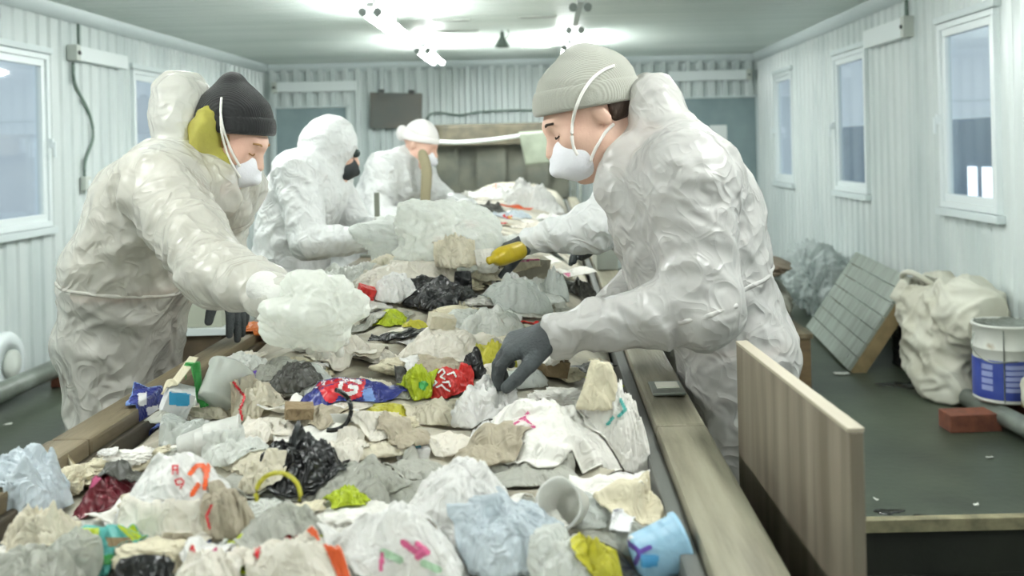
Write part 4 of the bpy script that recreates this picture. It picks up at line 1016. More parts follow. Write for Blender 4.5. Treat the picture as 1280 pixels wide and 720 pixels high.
# ---- left worker with the black knitted hat
Y = 2.27
J = dict(fx=1, hipr=.10, pelvis=V3(-1.03, Y + .03, .985), waist=V3(-.99, Y, 1.13), chest=V3(-.915, Y, 1.275), neck=V3(-.785, Y, 1.385), sh_n=V3(-.85, 2.085, 1.335), sh_f=V3(-.82, 2.46, 1.33),
         el_n=V3(-.665, 1.90, 1.17), wr_n=at(348, 370, 1.90 / 1.1), el_f=V3(-.87, 2.50, 1.14), wr_f=V3(-.785, 2.33, 1.125), knee_n=V3(-1.03, 2.17, .52), knee_f=V3(-1.05, 2.40, .5), ank_n=V3(-1.08, 2.15, .12), ank_f=V3(-1.08, 2.42, .12))
K2 = 1.10
far = lambda p: V3(p[0] * K2, p[1] * K2, CAMH + (p[2] - CAMH) * K2)
for k_ in list(J):
    if k_ not in ('fx', 'hipr') and not k_.startswith(('knee', 'ank')): J[k_] = far(J[k_])
for k_, dy in (('n', -.13), ('f', .13)): J['knee_' + k_] = V3(-1.11, Y * K2 + dy, .5); J['ank_' + k_] = V3(-1.15, Y * K2 + dy * 1.1, .12)
Y = Y * K2
HR = frame(.58, -.12); HC = at(290, 171, Y)
hood = [('u', el(at(230, 150, Y), (.074, .13, .104), rotm(0, -.05, 0)), .02), ('u', rc(at(230, 112, Y) + V3(0, -.05, 0), at(230, 112, Y) + V3(0, .05, 0), .036), .05), ('u', rc(at(232, 195, Y) + V3(0, -.08, 0), at(232, 195, Y) + V3(0, .08, 0), .055), .04),
        ('u', rc(at(262, 215, Y - .09), at(280, 250, Y - .07), .035, .045), .04), ('u', rc(at(282, 232, Y + .03), at(290, 262, Y + .05), .04, .05), .04), ('s', el(at(268, 158, Y), (.055, .10, .095), rotm(0, .2, 0)), .02)]
hands = [(at(352, 373, 1.885), (.80, -.42, -.36), (.2, -.3, .92), (.5, .55, .6, .65), 1, M_glove_w), (far((-.778, 2.325, 1.11)), (.25, -.1, -.95), (.9, -.35, .25), (.18, .15, .2, .3), -1)]
P2, suit2 = person('person', 'worker in a black knitted hat and olive hood reaching over the belt at left', J, HC, HR, .94, M_suit_thin, 23,
    hood=(at(232, 200, Y), at(226, 100, Y)), hands=hands, suit_extra=hood, clothes=[('jacket', M_jack_b, 1.06, None), ('trousers', M_trou_b, None, 1.06)], amp=.95)
waist_band(suit2, J['waist'] + V3(-.02, 0, -.03), -.15, M_suit_thin)
cap, br = beanie(P2, HC, HR, .94, M_hat_b, top=(-.075, 0, .125), plane=(.0, 0, .016), tilt=-.48, brim=.045, grow=.014, extra=[('u', el((-.03, 0, .05), (.085, .08, .075)), .03)])
mk = mask_shape(P2, HC, HR, .94)
ho = [('u', el(at(268, 180, Y), (.052, .13, .112), rotm(0, .2, 0)), 0), ('u', el(at(280, 210, Y), (.046, .12, .060), rotm(0, .35, 0)), .02), ('s', el(at(312, 166, Y), (.055, .07, .10)), .015)]
oh, _, _ = put('jacket_hood', ho, .006, M_olive, P2, [(at(264, 215, Y), at(264, 140, Y), .1, .012, 14, 6)], 8)
hr = xf([('u', el((-.005, 0, -.02), (.068, .079, .075)), 0), ('i', half((.028, 0, 0), (1, 0, -.1)), .01), ('u', rc((.02, -.062, -.05), (.03, -.05, -.125), .018, .010), .02), ('u', rc((.02, .062, -.05), (.03, .05, -.125), .018, .010), .02)], HC, HR, .94); put('hair', hr, .005, M_hair_b, P2, [(HC, HC + V3(0, 0, -.1), .1, .008, 4, 40)], 3)
brow(P2, HC, HR, .94, M_hair_b)
bv = bvh_of(P2, cap, br, mk, oh, suit2)
for pts in (((300, 208), (291, 192), (285, 178), (279, 160), (276, 140), (277, 122)), ((300, 222), (290, 205), (282, 185), (277, 165), (276, 145))): strap(P2, cast_px(bv, pts), .0032)

# ---- hooded worker beyond
Y = 4.0
J = dict(fx=1, pelvis=V3(-1.085, Y, .94), waist=V3(-1.06, Y, 1.09), chest=V3(-1.005, Y, 1.235), neck=V3(-.94, Y, 1.345), sh_n=V3(-1.0, 3.81, 1.31), sh_f=V3(-.97, 4.2, 1.31),
         el_n=V3(-.93, 3.70, 1.06), wr_n=V3(-.71, 3.66, 1.055), el_f=V3(-.86, 4.25, 1.06), wr_f=V3(-.66, 4.05, 1.05))
HR = frame(.30, .35); HC = at(417, 188, Y)
hood = [('u', xf([('u', el((-.026, 0, .016), (.118, .105, .122)), 0)], HC, HR)[0][1], .03), ('u', rc(HC + HR @ V3(-.03, 0, -.06), J['neck'], .09, .085), .04),
        ('s', xf([('u', el((.125, 0, -.035), (.066, .062, .085)), 0)], HC, HR)[0][1], .012)]
hands = [(V3(-.69, 3.655, 1.063), (1, -.1, -.1), (.2, -.2, .95), .6, 1), (V3(-.64, 4.03, 1.06), (1, -.2, -.1), (.2, .2, .95), .6, -1)]
P3, _ = person('person', 'worker with a white hood pulled up and a dark mask, behind the black-hatted one', J, HC, HR, .97, M_suit_w, 37, hood=(J['neck'], HC), hands=hands, suit_extra=hood, skin_h=.008, suit_h=.009, amp=.8)
mask_shape(P3, HC, HR, .97, mat('black_face_mask', (30, 36, 38), .7))
g_ = xf([('u', rc((.085, .045, .012), (.085, -.045, .012), .020), 0)], HC, HR); put('goggles', g_, .006, mat('dark_goggles', (44, 56, 54), .25), P3)

# ---- worker in the white cap at the far end
Y = 5.3
J = dict(fx=1, pelvis=V3(-1.095, Y, .93), waist=V3(-.97, Y, 1.07), chest=V3(-.86, Y, 1.215), neck=V3(-.765, Y, 1.335), sh_n=V3(-.88, 5.1, 1.29), sh_f=V3(-.76, 5.48, 1.27),
         el_n=V3(-.90, 5.0, 1.04), wr_n=V3(-.70, 4.95, 1.055), el_f=V3(-.62, 5.52, 1.11), wr_f=V3(-.445, 5.35, 1.075))
HR = frame(.40, -.25); HC = at(526, 181, Y)
hands = [(V3(-.68, 4.948, 1.05), (.9, -.1, -.5), (.3, -.2, .9), .6, 1), (V3(-.425, 5.34, 1.072), (.9, -.3, -.22), (.2, .2, .95), .6, -1)]
P4, _ = person('person', 'worker in a white cap leaning over the far part of the belt', J, HC, HR, .95, M_suit_w, 51, hands=hands, skin_h=.009, suit_h=.011,
    suit_extra=[('u', rc(J['neck'] + V3(-.04, -.06, .0), J['neck'] + V3(-.04, .06, .0), .06), .04)], amp=1.0)
M_cloth = mat('white_cotton_cap', (234, 230, 228), .8)
cap, br = beanie(P4, HC, HR, .95, M_cloth, top=(-.02, 0, .06), plane=(0, 0, .022), tilt=-.2, brim=.03, grow=.010, h=.006)
mask_shape(P4, HC, HR, .95)
put('cap_tie', [('u', el(HC + HR @ V3(-.125, 0, .02), (.035, .04, .045)), 0)], .006, M_cloth, P4)
sc = smooth_curve([at(528, 192, Y - .12), at(533, 210, 5.13), at(533, 228, 5.11), at(531, 252, 5.1)], 5)
put('scarf', [('u', rc(sc[i], sc[i + 1], .026, .026, ((0, 1, 0), .6)), .01) for i in range(len(sc) - 1)], .008, mat('khaki_scarf', (142, 134, 108), .9), P4)

# ---- worker hidden behind the one in the grey cap
Y = 3.0
J = dict(fx=-1, pelvis=V3(.455, Y, .94), waist=V3(.40, Y, 1.09), chest=V3(.33, Y, 1.225), neck=V3(.26, Y, 1.345), sh_n=V3(.25, 2.83, 1.275), sh_f=V3(.29, 3.2, 1.30),
         el_n=V3(.14, 2.80, 1.165), wr_n=V3(-.055, 2.86, 1.120), el_f=V3(.42, 3.28, 1.10), wr_f=V3(.225, 3.10, 1.105))
HR = frame(.40, PI); HC = at(782, 158, Y)
hands = [(V3(-.072, 2.862, 1.113), (-.92, .05, -.32), (-.3, -.35, .85), (.9, .95, 1.0, 1.1), 1), (V3(.205, 3.095, 1.102), (-1, -.1, -.15), (-.2, .1, 1), .6, -1)]
P5, _ = person('person', 'worker mostly hidden behind the grey-capped one, holding a yellow bottle', J, HC, HR, .93, M_suit_w, 67, hands=hands, skin_h=.009, suit_h=.010,
    suit_extra=[('u', xf([('u', el((-.03, 0, .015), (.112, .10, .115)), 0)], HC, HR)[0][1], .03), ('u', rc(HC + HR @ V3(-.03, 0, -.06), J['neck'], .085, .08), .04), ('s', xf([('u', el((.125, 0, -.03), (.07, .062, .085)), 0)], HC, HR)[0][1], .012)], amp=1.0)
mask_shape(P5, HC, HR, .93)
# ================================================================== THE LITTER ON THE BELT
HX0, HX1, HY0, HY1, HR_ = -1.02, .40, .62, 9.6, .008
NX, NY = int((HX1 - HX0) / HR_) + 1, int((HY1 - HY0) / HR_) + 1
GXX, GYY = np.meshgrid(HX0 + np.arange(NX) * HR_, HY0 + np.arange(NY) * HR_, indexing='ij')
H = np.where((GXX < -.832) | (GXX > .182), RAILZ + .001, BELTZ + .02); H = np.where((GXX < -.91) | (GXX > .276), .3, H)
def crown(y): return np.interp(y, [.6, 1.2, 2.0, 2.6, 3.1, 4, 6, 8, 9.5], [.855, .865, .89, .95, 1.04, 1.05, 1.06, 1.07, 1.05])
def heap_z(x, y):
    t = np.clip((x + .335) / .49, -1, 1); p = np.stack([np.ravel(x), np.ravel(y), 0 * np.ravel(x)], 1)
    n = .035 * crumple(p * 3.2, 5, 1.6, .5).reshape(np.shape(x)) + .03 * vnoise(p * 2.3, 8).reshape(np.shape(x))
    w = np.where(x > -.335, 1.0, 1.0)
    return .825 + (crown(y) - .825) * np.power(np.clip(1 - t * t, 0, 1), .55) + n * np.clip((1 - t * t) * 3, 0, 1)
gx, gy = np.linspace(-.812, .150, 110), np.linspace(.66, 9.45, 620)
A_, B_ = np.meshgrid(gx, gy, indexing='ij'); Z_ = heap_z(A_, B_)
hv = np.stack([A_.ravel(), B_.ravel(), Z_.ravel()], 1); nn = len(gy)
hf = [(i * nn + j, (i + 1) * nn + j, (i + 1) * nn + j + 1, i * nn + j + 1) for i in range(len(gx) - 1) for j in range(nn - 1)]
M_heap = mat('mixed_crumpled_litter', (192, 186, 170), .55, col2=(112, 106, 92), nscale=7, ramp=(.45, .7), bump=.5, bscale=18, bdist=.02, detail=6)
tag(mobj('litter_heap', hv, hf, M_heap), 'packed layer of mixed crumpled litter under the loose rubbish on the belt', 'litter', kind='stuff')
m_ = (GXX > -.812) & (GXX < .15) & (GYY > .66) & (GYY < 9.45)
H = np.where(m_, np.maximum(H, heap_z(GXX, GYY)), H)
D_ = H.copy()
for di in (-1, 0, 1):
    for dj in (-1, 0, 1): D_ = np.maximum(D_, np.roll(np.roll(np.where(m_, H, 0), di, 0), dj, 1))
H = D_
def Hs(x, y):
    i = np.clip((x - HX0) / HR_, 0, NX - 1.001); j = np.clip((y - HY0) / HR_, 0, NY - 1.001)
    a, b = i.astype(int), j.astype(int); u, w = i - a, j - b
    return H[a, b] * (1 - u) * (1 - w) + H[a + 1, b] * u * (1 - w) + H[a, b + 1] * (1 - u) * w + H[a + 1, b + 1] * u * w
def splat(v, f):
    global H
    f = np.asarray(f); pts = [v, v[f].mean(1)]
    for k in range(f.shape[1]): pts.append((v[f[:, k]] + v[f[:, (k + 1) % f.shape[1]]]) / 2)
    p = np.vstack(pts); i = np.round((p[:, 0] - HX0) / HR_).astype(int); j = np.round((p[:, 1] - HY0) / HR_).astype(int)
    ok = (i >= 0) & (i < NX) & (j >= 0) & (j < NY); np.maximum.at(H, (i[ok], j[ok]), p[ok, 2])
def spot(px, py, lift=.03):
    """where the sight line through a pixel meets the pile"""
    Y = np.arange(.75, 9.4, .006); P = np.stack([at(px, py, 1.0) for _ in (0,)], 0)[0]; C = np.array([0, 0, CAMH]); d = P - C
    pts = C + Y[:, None] * d
    z = Hs(pts[:, 0], pts[:, 1]) + lift
    k = np.argmax(pts[:, 2] < z)
    if pts[k, 2] >= z[k]: k = len(Y) - 1
    return pts[k]
LAND = []      # (name for labels, xy)
USED = set()
def settle(v, f, x, y, soft=.4, gap=.0035):
    v = v.copy(); v[:, 0] += x; v[:, 1] += y
    low = v[:, 2] < (np.median(v[:, 2]) if soft < .8 else 9); h = Hs(v[low, 0], v[low, 1])
    off = np.percentile(h - v[low, 2], 100 * soft); top = v[:, 2] > (v[:, 2].min() + v[:, 2].max()) / 2
    v[:, 2] += off
    if soft < .8:
        hh = Hs(v[:, 0], v[:, 1]); base = np.percentile(hh, 50); hh = np.minimum(hh, base + max(.03, .7 * (v[:, 2].max() - v[:, 2].min()))); v[:, 2] = np.maximum(v[:, 2], hh + np.where(top, gap + .004, gap))
    return v
def item(name, v, f, m, label, cat, group=None, short=None, midx=None, smooth=True):
    c = np.array([v[:, 0].mean(), v[:, 1].mean(), v[:, 2].min()])
    o = mobj(name, v - c, f, m, None, smooth, midx); o.location = c.tolist(); tag(o, label, cat, group); USED.add(label)
    if short: LAND.append((short, c))
    return o
def film(name, col, rough=.33, trans=.32, strength=.5, opac=None, col2=None, s=(13, 34), nscale=6):
    m = mat(name, col, rough, bump=.5, trans=trans, col2=col2, nscale=nscale, ramp=(.5, .72)) if opac is None else clear_film(name, col, opac, rough, .5)
    return creases(m, s[0], s[1], strength)
F_white = film('white_film', (247, 246, 243)); F_cream = film('cream_film', (226, 219, 198), .45); F_warm = film('warm_white_film', (241, 236, 224), .4)
F_blue = film('bluish_white_film', (210, 220, 226), .3); F_grey = film('grey_film', (190, 190, 180), .4); F_beige = film('beige_film', (190, 180, 158), .5)
F_clear = film('clear_film', (232, 236, 232), .16, opac=.55); F_milky = film('milky_film', (242, 244, 239), .2, opac=.86); F_mgrey = film('greyish_clear_film', (206, 207, 197), .2, opac=.78)
F_black = film('black_film', (24, 25, 26), .28, .02, .8); F_dgrey = film('dark_grey_film', (66, 66, 60), .4, .05); F_yellow = film('yellow_film', (206, 200, 66), .4, .3); F_lime = film('lime_film', (188, 204, 44), .35, .3)
F_orange = film('orange_film', (222, 120, 38), .4, .25); F_red = film('red_film', (196, 44, 40), .35, .15); F_navy = film('navy_film', (46, 54, 124), .3, .1); F_maroon = film('maroon_film', (98, 30, 40), .3, .1)
F_green = film('green_film', (56, 150, 70), .4, .15); F_pink = film('pink_film', (206, 96, 140), .4, .2); F_teal = film('teal_film', (96, 186, 180), .4, .2); F_lblue = film('light_blue_board', (132, 184, 214), .5, .05, .15)
F_pw = film('white_paper_pulp', (240, 238, 231), .8, .2, .35); F_pc = film('cream_paper', (214, 206, 180), .8, .15, .35); F_brown = film('brown_paper', (128, 110, 82), .8, .05, .4); F_card = film('grey_card', (166, 160, 144), .8, .02, .2); F_khaki = film('khaki_foil', (140, 132, 104), .5, .05, .8, s=(20, 50))
F_cup = film('white_cup_plastic', (230, 230, 224), .35, .35, .1); F_tubp = film('clear_cup_plastic', (224, 228, 222), .15, opac=.45, strength=.1)
F_purple = film('purple_print', (88, 62, 150), .4, .1, .2); F_dkorange = film('red_orange_print', (206, 84, 34), .4, .15, .3); F_lprint = film('printed_light_blue', (150, 192, 218), .35, .1, .15)

F_wp = film('white_print', (226, 226, 226), .4, .05, .3); F_rp = film('red_print', (190, 34, 44), .35, .05, .3); F_op = film('orange_print', (214, 88, 36), .4, .1, .2); F_bp = film('blue_print', (120, 150, 206), .4, .05, .2)
BALL = ('foil_ball', 'tissue', 'crumpled_paper', 'film_knot', 'crushed_tub')
def bag(px, py, w, h, m, label, name='plastic_bag', cat='bag', seed=None, rough=.34, f=1.7, ears=2, ear=.45, depth=.8, sub=5, soft=.42, low=.35, short=None, group=None, lift=None, dz=0.0):
    seed = seed if seed is not None else int(px * 7 + py * 13) % 9973
    s = spot(px, py, .02)[1] / FPX
    if name in BALL:
        sx = w * s / 2 / 1.12; sz = max(h * s * .36, .008); p = spot(px, py, sz * .6 if lift is None else lift)
        v, fa = bag_shape((sx, sx * depth, sz), seed, sub, rough, f, ears, ear, low); v = settle(v, fa, p[0], p[1], soft); splat(v, fa)
        o = item(name, v, fa, m, label, cat, group, short); return o, o
    sx = w * s / 2; sz = max((h - .30 * depth * w) * .9, .34 * h, 8) * s
    p = spot(px, py, sz * .45 if lift is None else lift); s = p[1] / FPX
    v, fa = dome_shape((sx, sx * depth, sz), seed, {4: 40, 5: 64, 6: 96}[sub], rough, f, min(ears, 2), ear, low)
    v = settle(v, fa, p[0], p[1], .5); v[:, 2] += dz; splat(v, fa); v2, f2 = thicken(v, fa, .0016)
    o = item(name, v2, f2, m, label, cat, group, short); return o, o
def splat_last(fa):
    o = bpy.data.objects[-1] if False else COL.objects[-1]
    v = np.empty(len(o.data.vertices) * 3); o.data.vertices.foreach_get('co', v); splat(v.reshape(-1, 3) + np.array(o.location[:]), fa); return o
def sheet(px, py, w, h, m, label, name='paper_sheet', cat='paper', seed=None, amp=.12, f=None, curl=.25, rot=0.0, tilt=(0, 0), n=40, t=.0018, soft=.45, short=None, group=None, xy=None, lift=.01):
    """W and H are the sheet's sides in pixels at its distance; AMP and CURL are shares of its width"""
    seed = seed if seed is not None else int(px * 11 + py * 5) % 9973
    p = spot(px, py, lift) if xy is None else V3(xy[0], xy[1], 0); s = p[1] / FPX; W_, H_ = w * s, h * s
    v, fa, uv = sheet_shape(W_, H_, seed, n, amp * W_ * .35, f or 1.3 / W_ * 1.3, curl * W_ * .4)
    v = v @ rotm(tilt[0], tilt[1], rot).T
    v = settle(v, fa, p[0], p[1], soft); splat(v, fa)
    v2, f2 = thicken(v, fa, t)
    return item(name, v2, f2, m, label, cat, group, short)
def carton(px, py, dims, rot, m, label, name='carton', cat='carton', dent=.12, short=None, lift=.02, seed=3, group=None, soft=.86):
    """a crushed box. DIMS in metres, ROT = Euler"""
    p = spot(px, py, lift); bm = bmesh.new(); bmesh.ops.create_cube(bm, size=1); bmesh.ops.subdivide_edges(bm, edges=list(bm.edges), cuts=9, use_grid_fill=True); bm.verts.index_update()
    v = np.array([q.co[:] for q in bm.verts]); fa = np.array([[q.index for q in g.verts] for g in bm.faces]); bm.free()
    v = v * V3(dims); n = vnormals(v, fa); v = v + n * (dent * min(dims) * (crumple(v * 9 + seed, seed, 1.3, .5) - .2))[:, None]
    v = settle(v @ rotm(*rot).T, fa, p[0], p[1], soft); o = item(name, v, fa, m, label, cat, group, short, smooth=False); splat(v, fa); return o
def lathed(px, py, prof, rot, m, label, name, cat, seg=28, dent=.0, short=None, lift=.02, soft=.86, seed=1, group=None):
    p = spot(px, py, lift); b = MB().lathe(prof, seg, None); v = np.array(b.v); fa = b.f
    r = np.linalg.norm(v[:, :2], axis=1)[:, None]; d = np.concatenate([v[:, :2] / np.maximum(r, 1e-6), 0 * r], 1)
    v = v + d * (dent * (vnoise(v * 22 + seed * 3, seed) - .1))[:, None]
    v = v @ rotm(*rot).T; q = [g for g in fa if len(g) == 4]; v = settle(v, q, p[0], p[1], soft); o = item(name, v, fa, m, label, cat, group, short); splat(v, q); return o
# ---- printing laid on a surface along sight lines
def obvh(o):
    from mathutils.bvhtree import BVHTree
    L = Vector(root_loc(o)); return BVHTree.FromPolygons([q.co + L for q in o.data.vertices], [list(q.vertices) for q in o.data.polygons])
def patch(o, m, inside, box, step=1.5, name='printed_patch', label=None, out=.0018):
    """a printed area: every grid cell of BOX (pixels) that INSIDE accepts, laid onto the thing"""
    bv = obvh(o); x0, y0, x1, y1 = box; nx, ny = int((x1 - x0) / step) + 1, int((y1 - y0) / step) + 1
    idx = {}; v = []; f = []; C = Vector((0, 0, CAMH))
    def P(i, j):
        if (i, j) not in idx:
            d = Vector(at(x0 + i * step, y0 + j * step, 1.0)) - C; d.normalize(); h = bv.ray_cast(C, d); n = h[1]
            if h[0] is None: idx[(i, j)] = None
            else: idx[(i, j)] = len(v); v.append(h[0] - d * out)
        return idx[(i, j)]
    for i in range(nx - 1):
        for j in range(ny - 1):
            if not inside(x0 + (i + .5) * step, y0 + (j + .5) * step): continue
            q = [P(i, j), P(i + 1, j), P(i + 1, j + 1), P(i, j + 1)]
            if None in q: continue
            if max((v[a] - v[b]).length for a in q for b in q) > .05: continue
            f.append(q[::-1])
    if not f: return None
    used = sorted({k for q in f for k in q}); re_ = {k: i for i, k in enumerate(used)}
    c = mobj(name, [v[k] for k in used], [[re_[k] for k in q] for q in f], m, o)
    if label: c['label'] = label
    return c
def poly(pts):
    def ins(x, y):
        r = False; n = len(pts)
        for i in range(n):
            (x1, y1), (x2, y2) = pts[i], pts[(i + 1) % n]
            if (y1 > y) != (y2 > y) and x < (x2 - x1) * (y - y1) / (y2 - y1) + x1: r = not r
        return r
    return ins
def stroke(lines, w):
    def ins(x, y):
        for L in lines:
            for (x1, y1), (x2, y2) in zip(L[:-1], L[1:]):
                t = max(0, min(1, ((x - x1) * (x2 - x1) + (y - y1) * (y2 - y1)) / ((x2 - x1) ** 2 + (y2 - y1) ** 2 + 1e-9)))
                if math.hypot(x - x1 - t * (x2 - x1), y - y1 - t * (y2 - y1)) < w / 2: return True
        return False
    return ins
def bb(pts, m=2): return (min(p[0] for p in pts) - m, min(p[1] for p in pts) - m, max(p[0] for p in pts) + m, max(p[1] for p in pts) + m)
def ppatch(o, m, pts, **k): return patch(o, m, poly(pts), bb(pts), **k)
def pstroke(o, m, lines, w, **k):
    a = [p for L in lines for p in L]; return patch(o, m, stroke(lines, w), bb(a, w), **k)

# ---------------- smaller litter in between
KINDS = [('plastic_bag', 'bag', (F_white, 'white'), 'crumpled', 'bag', 'bag'), ('plastic_bag', 'bag', (F_warm, 'warm white'), 'crumpled', 'bag', 'bag'), ('plastic_bag', 'bag', (F_milky, 'milky'), 'crinkled', 'bag', 'bag'), ('plastic_bag', 'bag', (F_cream, 'cream'), 'crumpled', 'bag', 'bag'),
         ('plastic_bag', 'bag', (F_mgrey, 'greyish clear'), 'crinkled', 'bag', 'bag'), ('crumpled_paper', 'paper', (F_pw, 'white'), 'balled', 'paper', 'bag'), ('crumpled_paper', 'paper', (F_pc, 'cream'), 'balled', 'paper', 'bag'), ('paper_scrap', 'paper', (F_pw, 'white'), 'flat', 'paper scrap', 'sheet'),
         ('paper_scrap', 'paper', (F_card, 'grey'), 'flat', 'card scrap', 'sheet'), ('plastic_film', 'film', (F_grey, 'grey'), 'flat', 'film scrap', 'sheet'), ('wrapper', 'wrapper', (F_beige, 'beige'), 'crumpled', 'wrapper', 'sheet'), ('plastic_film', 'film', (F_clear, 'clear'), 'shiny', 'film scrap', 'bag'),
         ('wrapper', 'wrapper', (F_lime, 'yellow-green'), 'small', 'wrapper', 'sheet'), ('wrapper', 'wrapper', (F_red, 'red'), 'small', 'wrapper', 'sheet'), ('wrapper', 'wrapper', (F_dgrey, 'dark grey'), 'crumpled', 'wrapper', 'sheet'), ('wrapper', 'wrapper', (F_orange, 'orange'), 'small', 'wrapper', 'sheet'), ('wrapper', 'wrapper', (F_bp, 'pale blue'), 'small', 'wrapper', 'sheet')]
WT = [10, 10, 8, 8, 6, 6, 5, 6, 3, 3, 3, 5, 1.2, .9, 2, .8, .8]
left_ = lambda y: np.interp(y, [240, 330, 430, 520, 600, 715], [590, 400, 330, 215, 110, 10]); right_ = lambda y: np.interp(y, [240, 330, 430, 520, 600, 715], [690, 715, 745, 775, 800, 830])
rs = random.Random(21); made = 0; tries = 0
FILL = []
while made < 190 and tries < 900:
    tries += 1
    py = 245 + (712 - 245) * rs.random() ** .85; px = rs.uniform(left_(py), right_(py))
    p = spot(px, py, .012)
    if not (-.80 < p[0] < .15): continue
    nm, cat, (m, cn), adj, noun, kind = rs.choices(KINDS, WT)[0]
    w = rs.uniform(34, 84) * np.interp(py, [240, 450, 715], [.6, .9, 1.5]); lab = f'filler {made}'
    if kind == 'bag': bag(px, py, w, w * rs.uniform(.35, .55), m, lab, name=nm, cat=cat, seed=1000 + made, sub=5, rough=.36, f=1.9, ears=rs.choice((0, 1, 2)), lift=.01)
    else: sheet(px, py, w * 1.1, w * rs.uniform(.4, .8), m, lab, name=nm, cat=cat, seed=1000 + made, n=24, rot=rs.uniform(0, 3), amp=.2, curl=.5)
    FILL.append((COL.objects[-1], adj, cn, noun)); made += 1

# ---------------- far part of the belt
bag(600, 244, 60, 26, F_warm, 'dull white bag lying before the strip curtain at the belt\'s far end', short='the far dull bag')
bag(575, 246, 40, 22, F_grey, 'grey bag under the far worker\'s reaching glove')
bag(618, 236, 55, 26, F_white, 'white bag with an orange corner at the foot of the rubber curtain', short='the white bag at the curtain')
ppatch(COL.objects[-1], F_orange, [(606, 226), (620, 227), (620, 236), (606, 236)], name='orange_corner')
bag(662, 228, 46, 34, F_white, 'bulging white bag standing highest before the rubber curtain', ears=1, ear=.3, short='the tall white bag')
bag(682, 250, 44, 28, F_white, 'white bag squeezed beside the tall white bag near the right rail', ears=1)
sheet(644, 257, 46, 12, F_dkorange, 'orange-red packet lying across the white bags at the far end', name='packet', cat='packet', rot=-.25, short='the orange-red packet')
bag(610, 258, 44, 24, F_dgrey, 'dark grey plastic bag beyond the big milky bag', short='the dark grey far bag')
bag(640, 268, 56, 22, F_blue, 'pale bluish bag in front of the orange-red packet', short='the pale bluish far bag')
ppatch(COL.objects[-1], F_red, [(629, 268), (640, 269), (640, 277), (630, 277)], name='red_print'); ppatch(COL.objects[-1], F_yellow, [(636, 270), (643, 271), (642, 278), (637, 277)], name='yellow_print')
bag(690, 268, 40, 20, F_white, 'small white bag by the rail beyond the hidden worker\'s sleeve')
bag(665, 283, 50, 18, F_warm, 'flattened warm white bag before the pale bluish one')
bag(601, 296, 36, 34, F_khaki, 'crumpled khaki foil ball behind the big milky bag', name='foil_ball', cat='foil', f=3.2, rough=.4, ears=0, short='the khaki foil ball')
bag(640, 297, 70, 26, F_milky, 'flat milky bag beyond the yellow bottle', short='the flat milky bag')
sheet(598, 312, 26, 14, F_red, 'small red wrapper poking out below the khaki foil ball', name='wrapper', cat='wrapper')
bag(715, 303, 40, 20, F_lime, 'lime green bag by the right rail beyond the light blue board', short='the lime bag')
bag(684, 303, 30, 22, F_black, 'small black bag beside the lime bag', ears=2)
sheet(668, 322, 60, 46, F_pw, 'white paper sheet under the hidden worker\'s glove', rot=.3, short='the white sheet')
carton(705, 318, (.20, .15, .012), (.18, .12, -.5), F_lblue, 'flat light blue board lying before the lime bag', name='light_blue_board', cat='board', dent=.1, short='the light blue board')
# big milky bag between the hooded workers and the centre
hp = at(492, 296, 3.52); v, fa = bag_shape((.10, .07, .065), 31, 5, .35, 1.8, 3, .5)
item('plastic_bag', v + hp, fa, F_clear, 'clear crinkled bag held in the gloves of the hooded worker', 'bag', None, 'the clear crinkled bag')
bag(444, 345, 120, 66, F_milky, 'broad milky bag heaped on the far left part of the belt', ears=1, seed=77, short='the broad milky bag')
pz = spot(550, 320, .05); s_p = pz[1] / FPX; v, fa = bag_shape((56 * s_p, 46 * s_p, 54 * s_p), 7, 6, .17, 1.5, 1, .30, .30); v = settle(v, fa, pz[0], pz[1], .62); splat(v, fa)
item('plastic_bag', v, fa, film('puffed_milky_film', (238, 241, 236), .2, opac=.74, strength=.25), 'big puffed milky bag peaking in the middle of the belt', 'bag', None, 'the big puffed bag')
bag(505, 340, 130, 60, F_warm, 'wide warm white bag in front of the big puffed bag', ears=2, seed=12, rough=.25, short='the wide warm white bag')
bag(568, 334, 52, 44, F_cream, 'creamy bag pressed to the front of the big puffed bag', ears=0)
ya, yb = at(652, 312, 2.80), at(611, 326, 2.70); ax_ = yb - ya; LB = np.linalg.norm(ax_); ax_ /= LB
Rb = Vector((0, 0, 1)).rotation_difference(Vector(ax_)).to_matrix().to_4x4()
bo_ = MB().lathe([(0, 0), (.022, 0), (.026, .006), (.028, LB * .62), (.022, LB * .78), (.011, LB * .88), (.011, LB), (0, LB)], 24, Matrix.Translation(ya) @ Rb)
tag(bo_.build('plastic_bottle', film('yellow_bottle_plastic', (196, 172, 36), .3, .2, .1), smooth=True), 'yellow plastic bottle held in a dark glove over the belt', 'bottle'); LAND.append(('the yellow bottle', yb))
bag(607, 333, 34, 26, F_pw, 'small white tub-like scrap with a dark end left of the yellow bottle', name='crushed_tub', cat='tub', ears=0, rough=.15)
carton(660, 350, (.12, .08, .06), (.1, .1, .35), F_card, 'grey cardboard box with an open flap before the white sheet', dent=.15, lift=-.01, name='cardboard_box', cat='box', short='the grey cardboard box')
sheet(650, 330, 56, 22, F_pc, 'pinkish white paper lying over the grey cardboard box', rot=.15)
ppatch(COL.objects[-1], F_pink, [(650, 322), (676, 320), (678, 325), (652, 327)], name='pink_edge')
bag(693, 352, 34, 40, F_clear, 'clear crumpled bottle-like bag beside the grey cardboard box', ears=1)
sheet(717, 345, 50, 34, F_pw, 'colour-printed leaflet with a green edge by the right rail', name='leaflet', cat='leaflet', rot=.4, short='the leaflet')
ppatch(COL.objects[-1], F_green, [(712, 352), (740, 344), (742, 350), (716, 358)], name='green_edge'); ppatch(COL.objects[-1], F_pink, [(694, 344), (712, 340), (714, 350), (698, 354)], name='pink_print')
bag(726, 356, 40, 26, F_dgrey, 'dark bag tucked under the leaflet at the rail', ears=1)
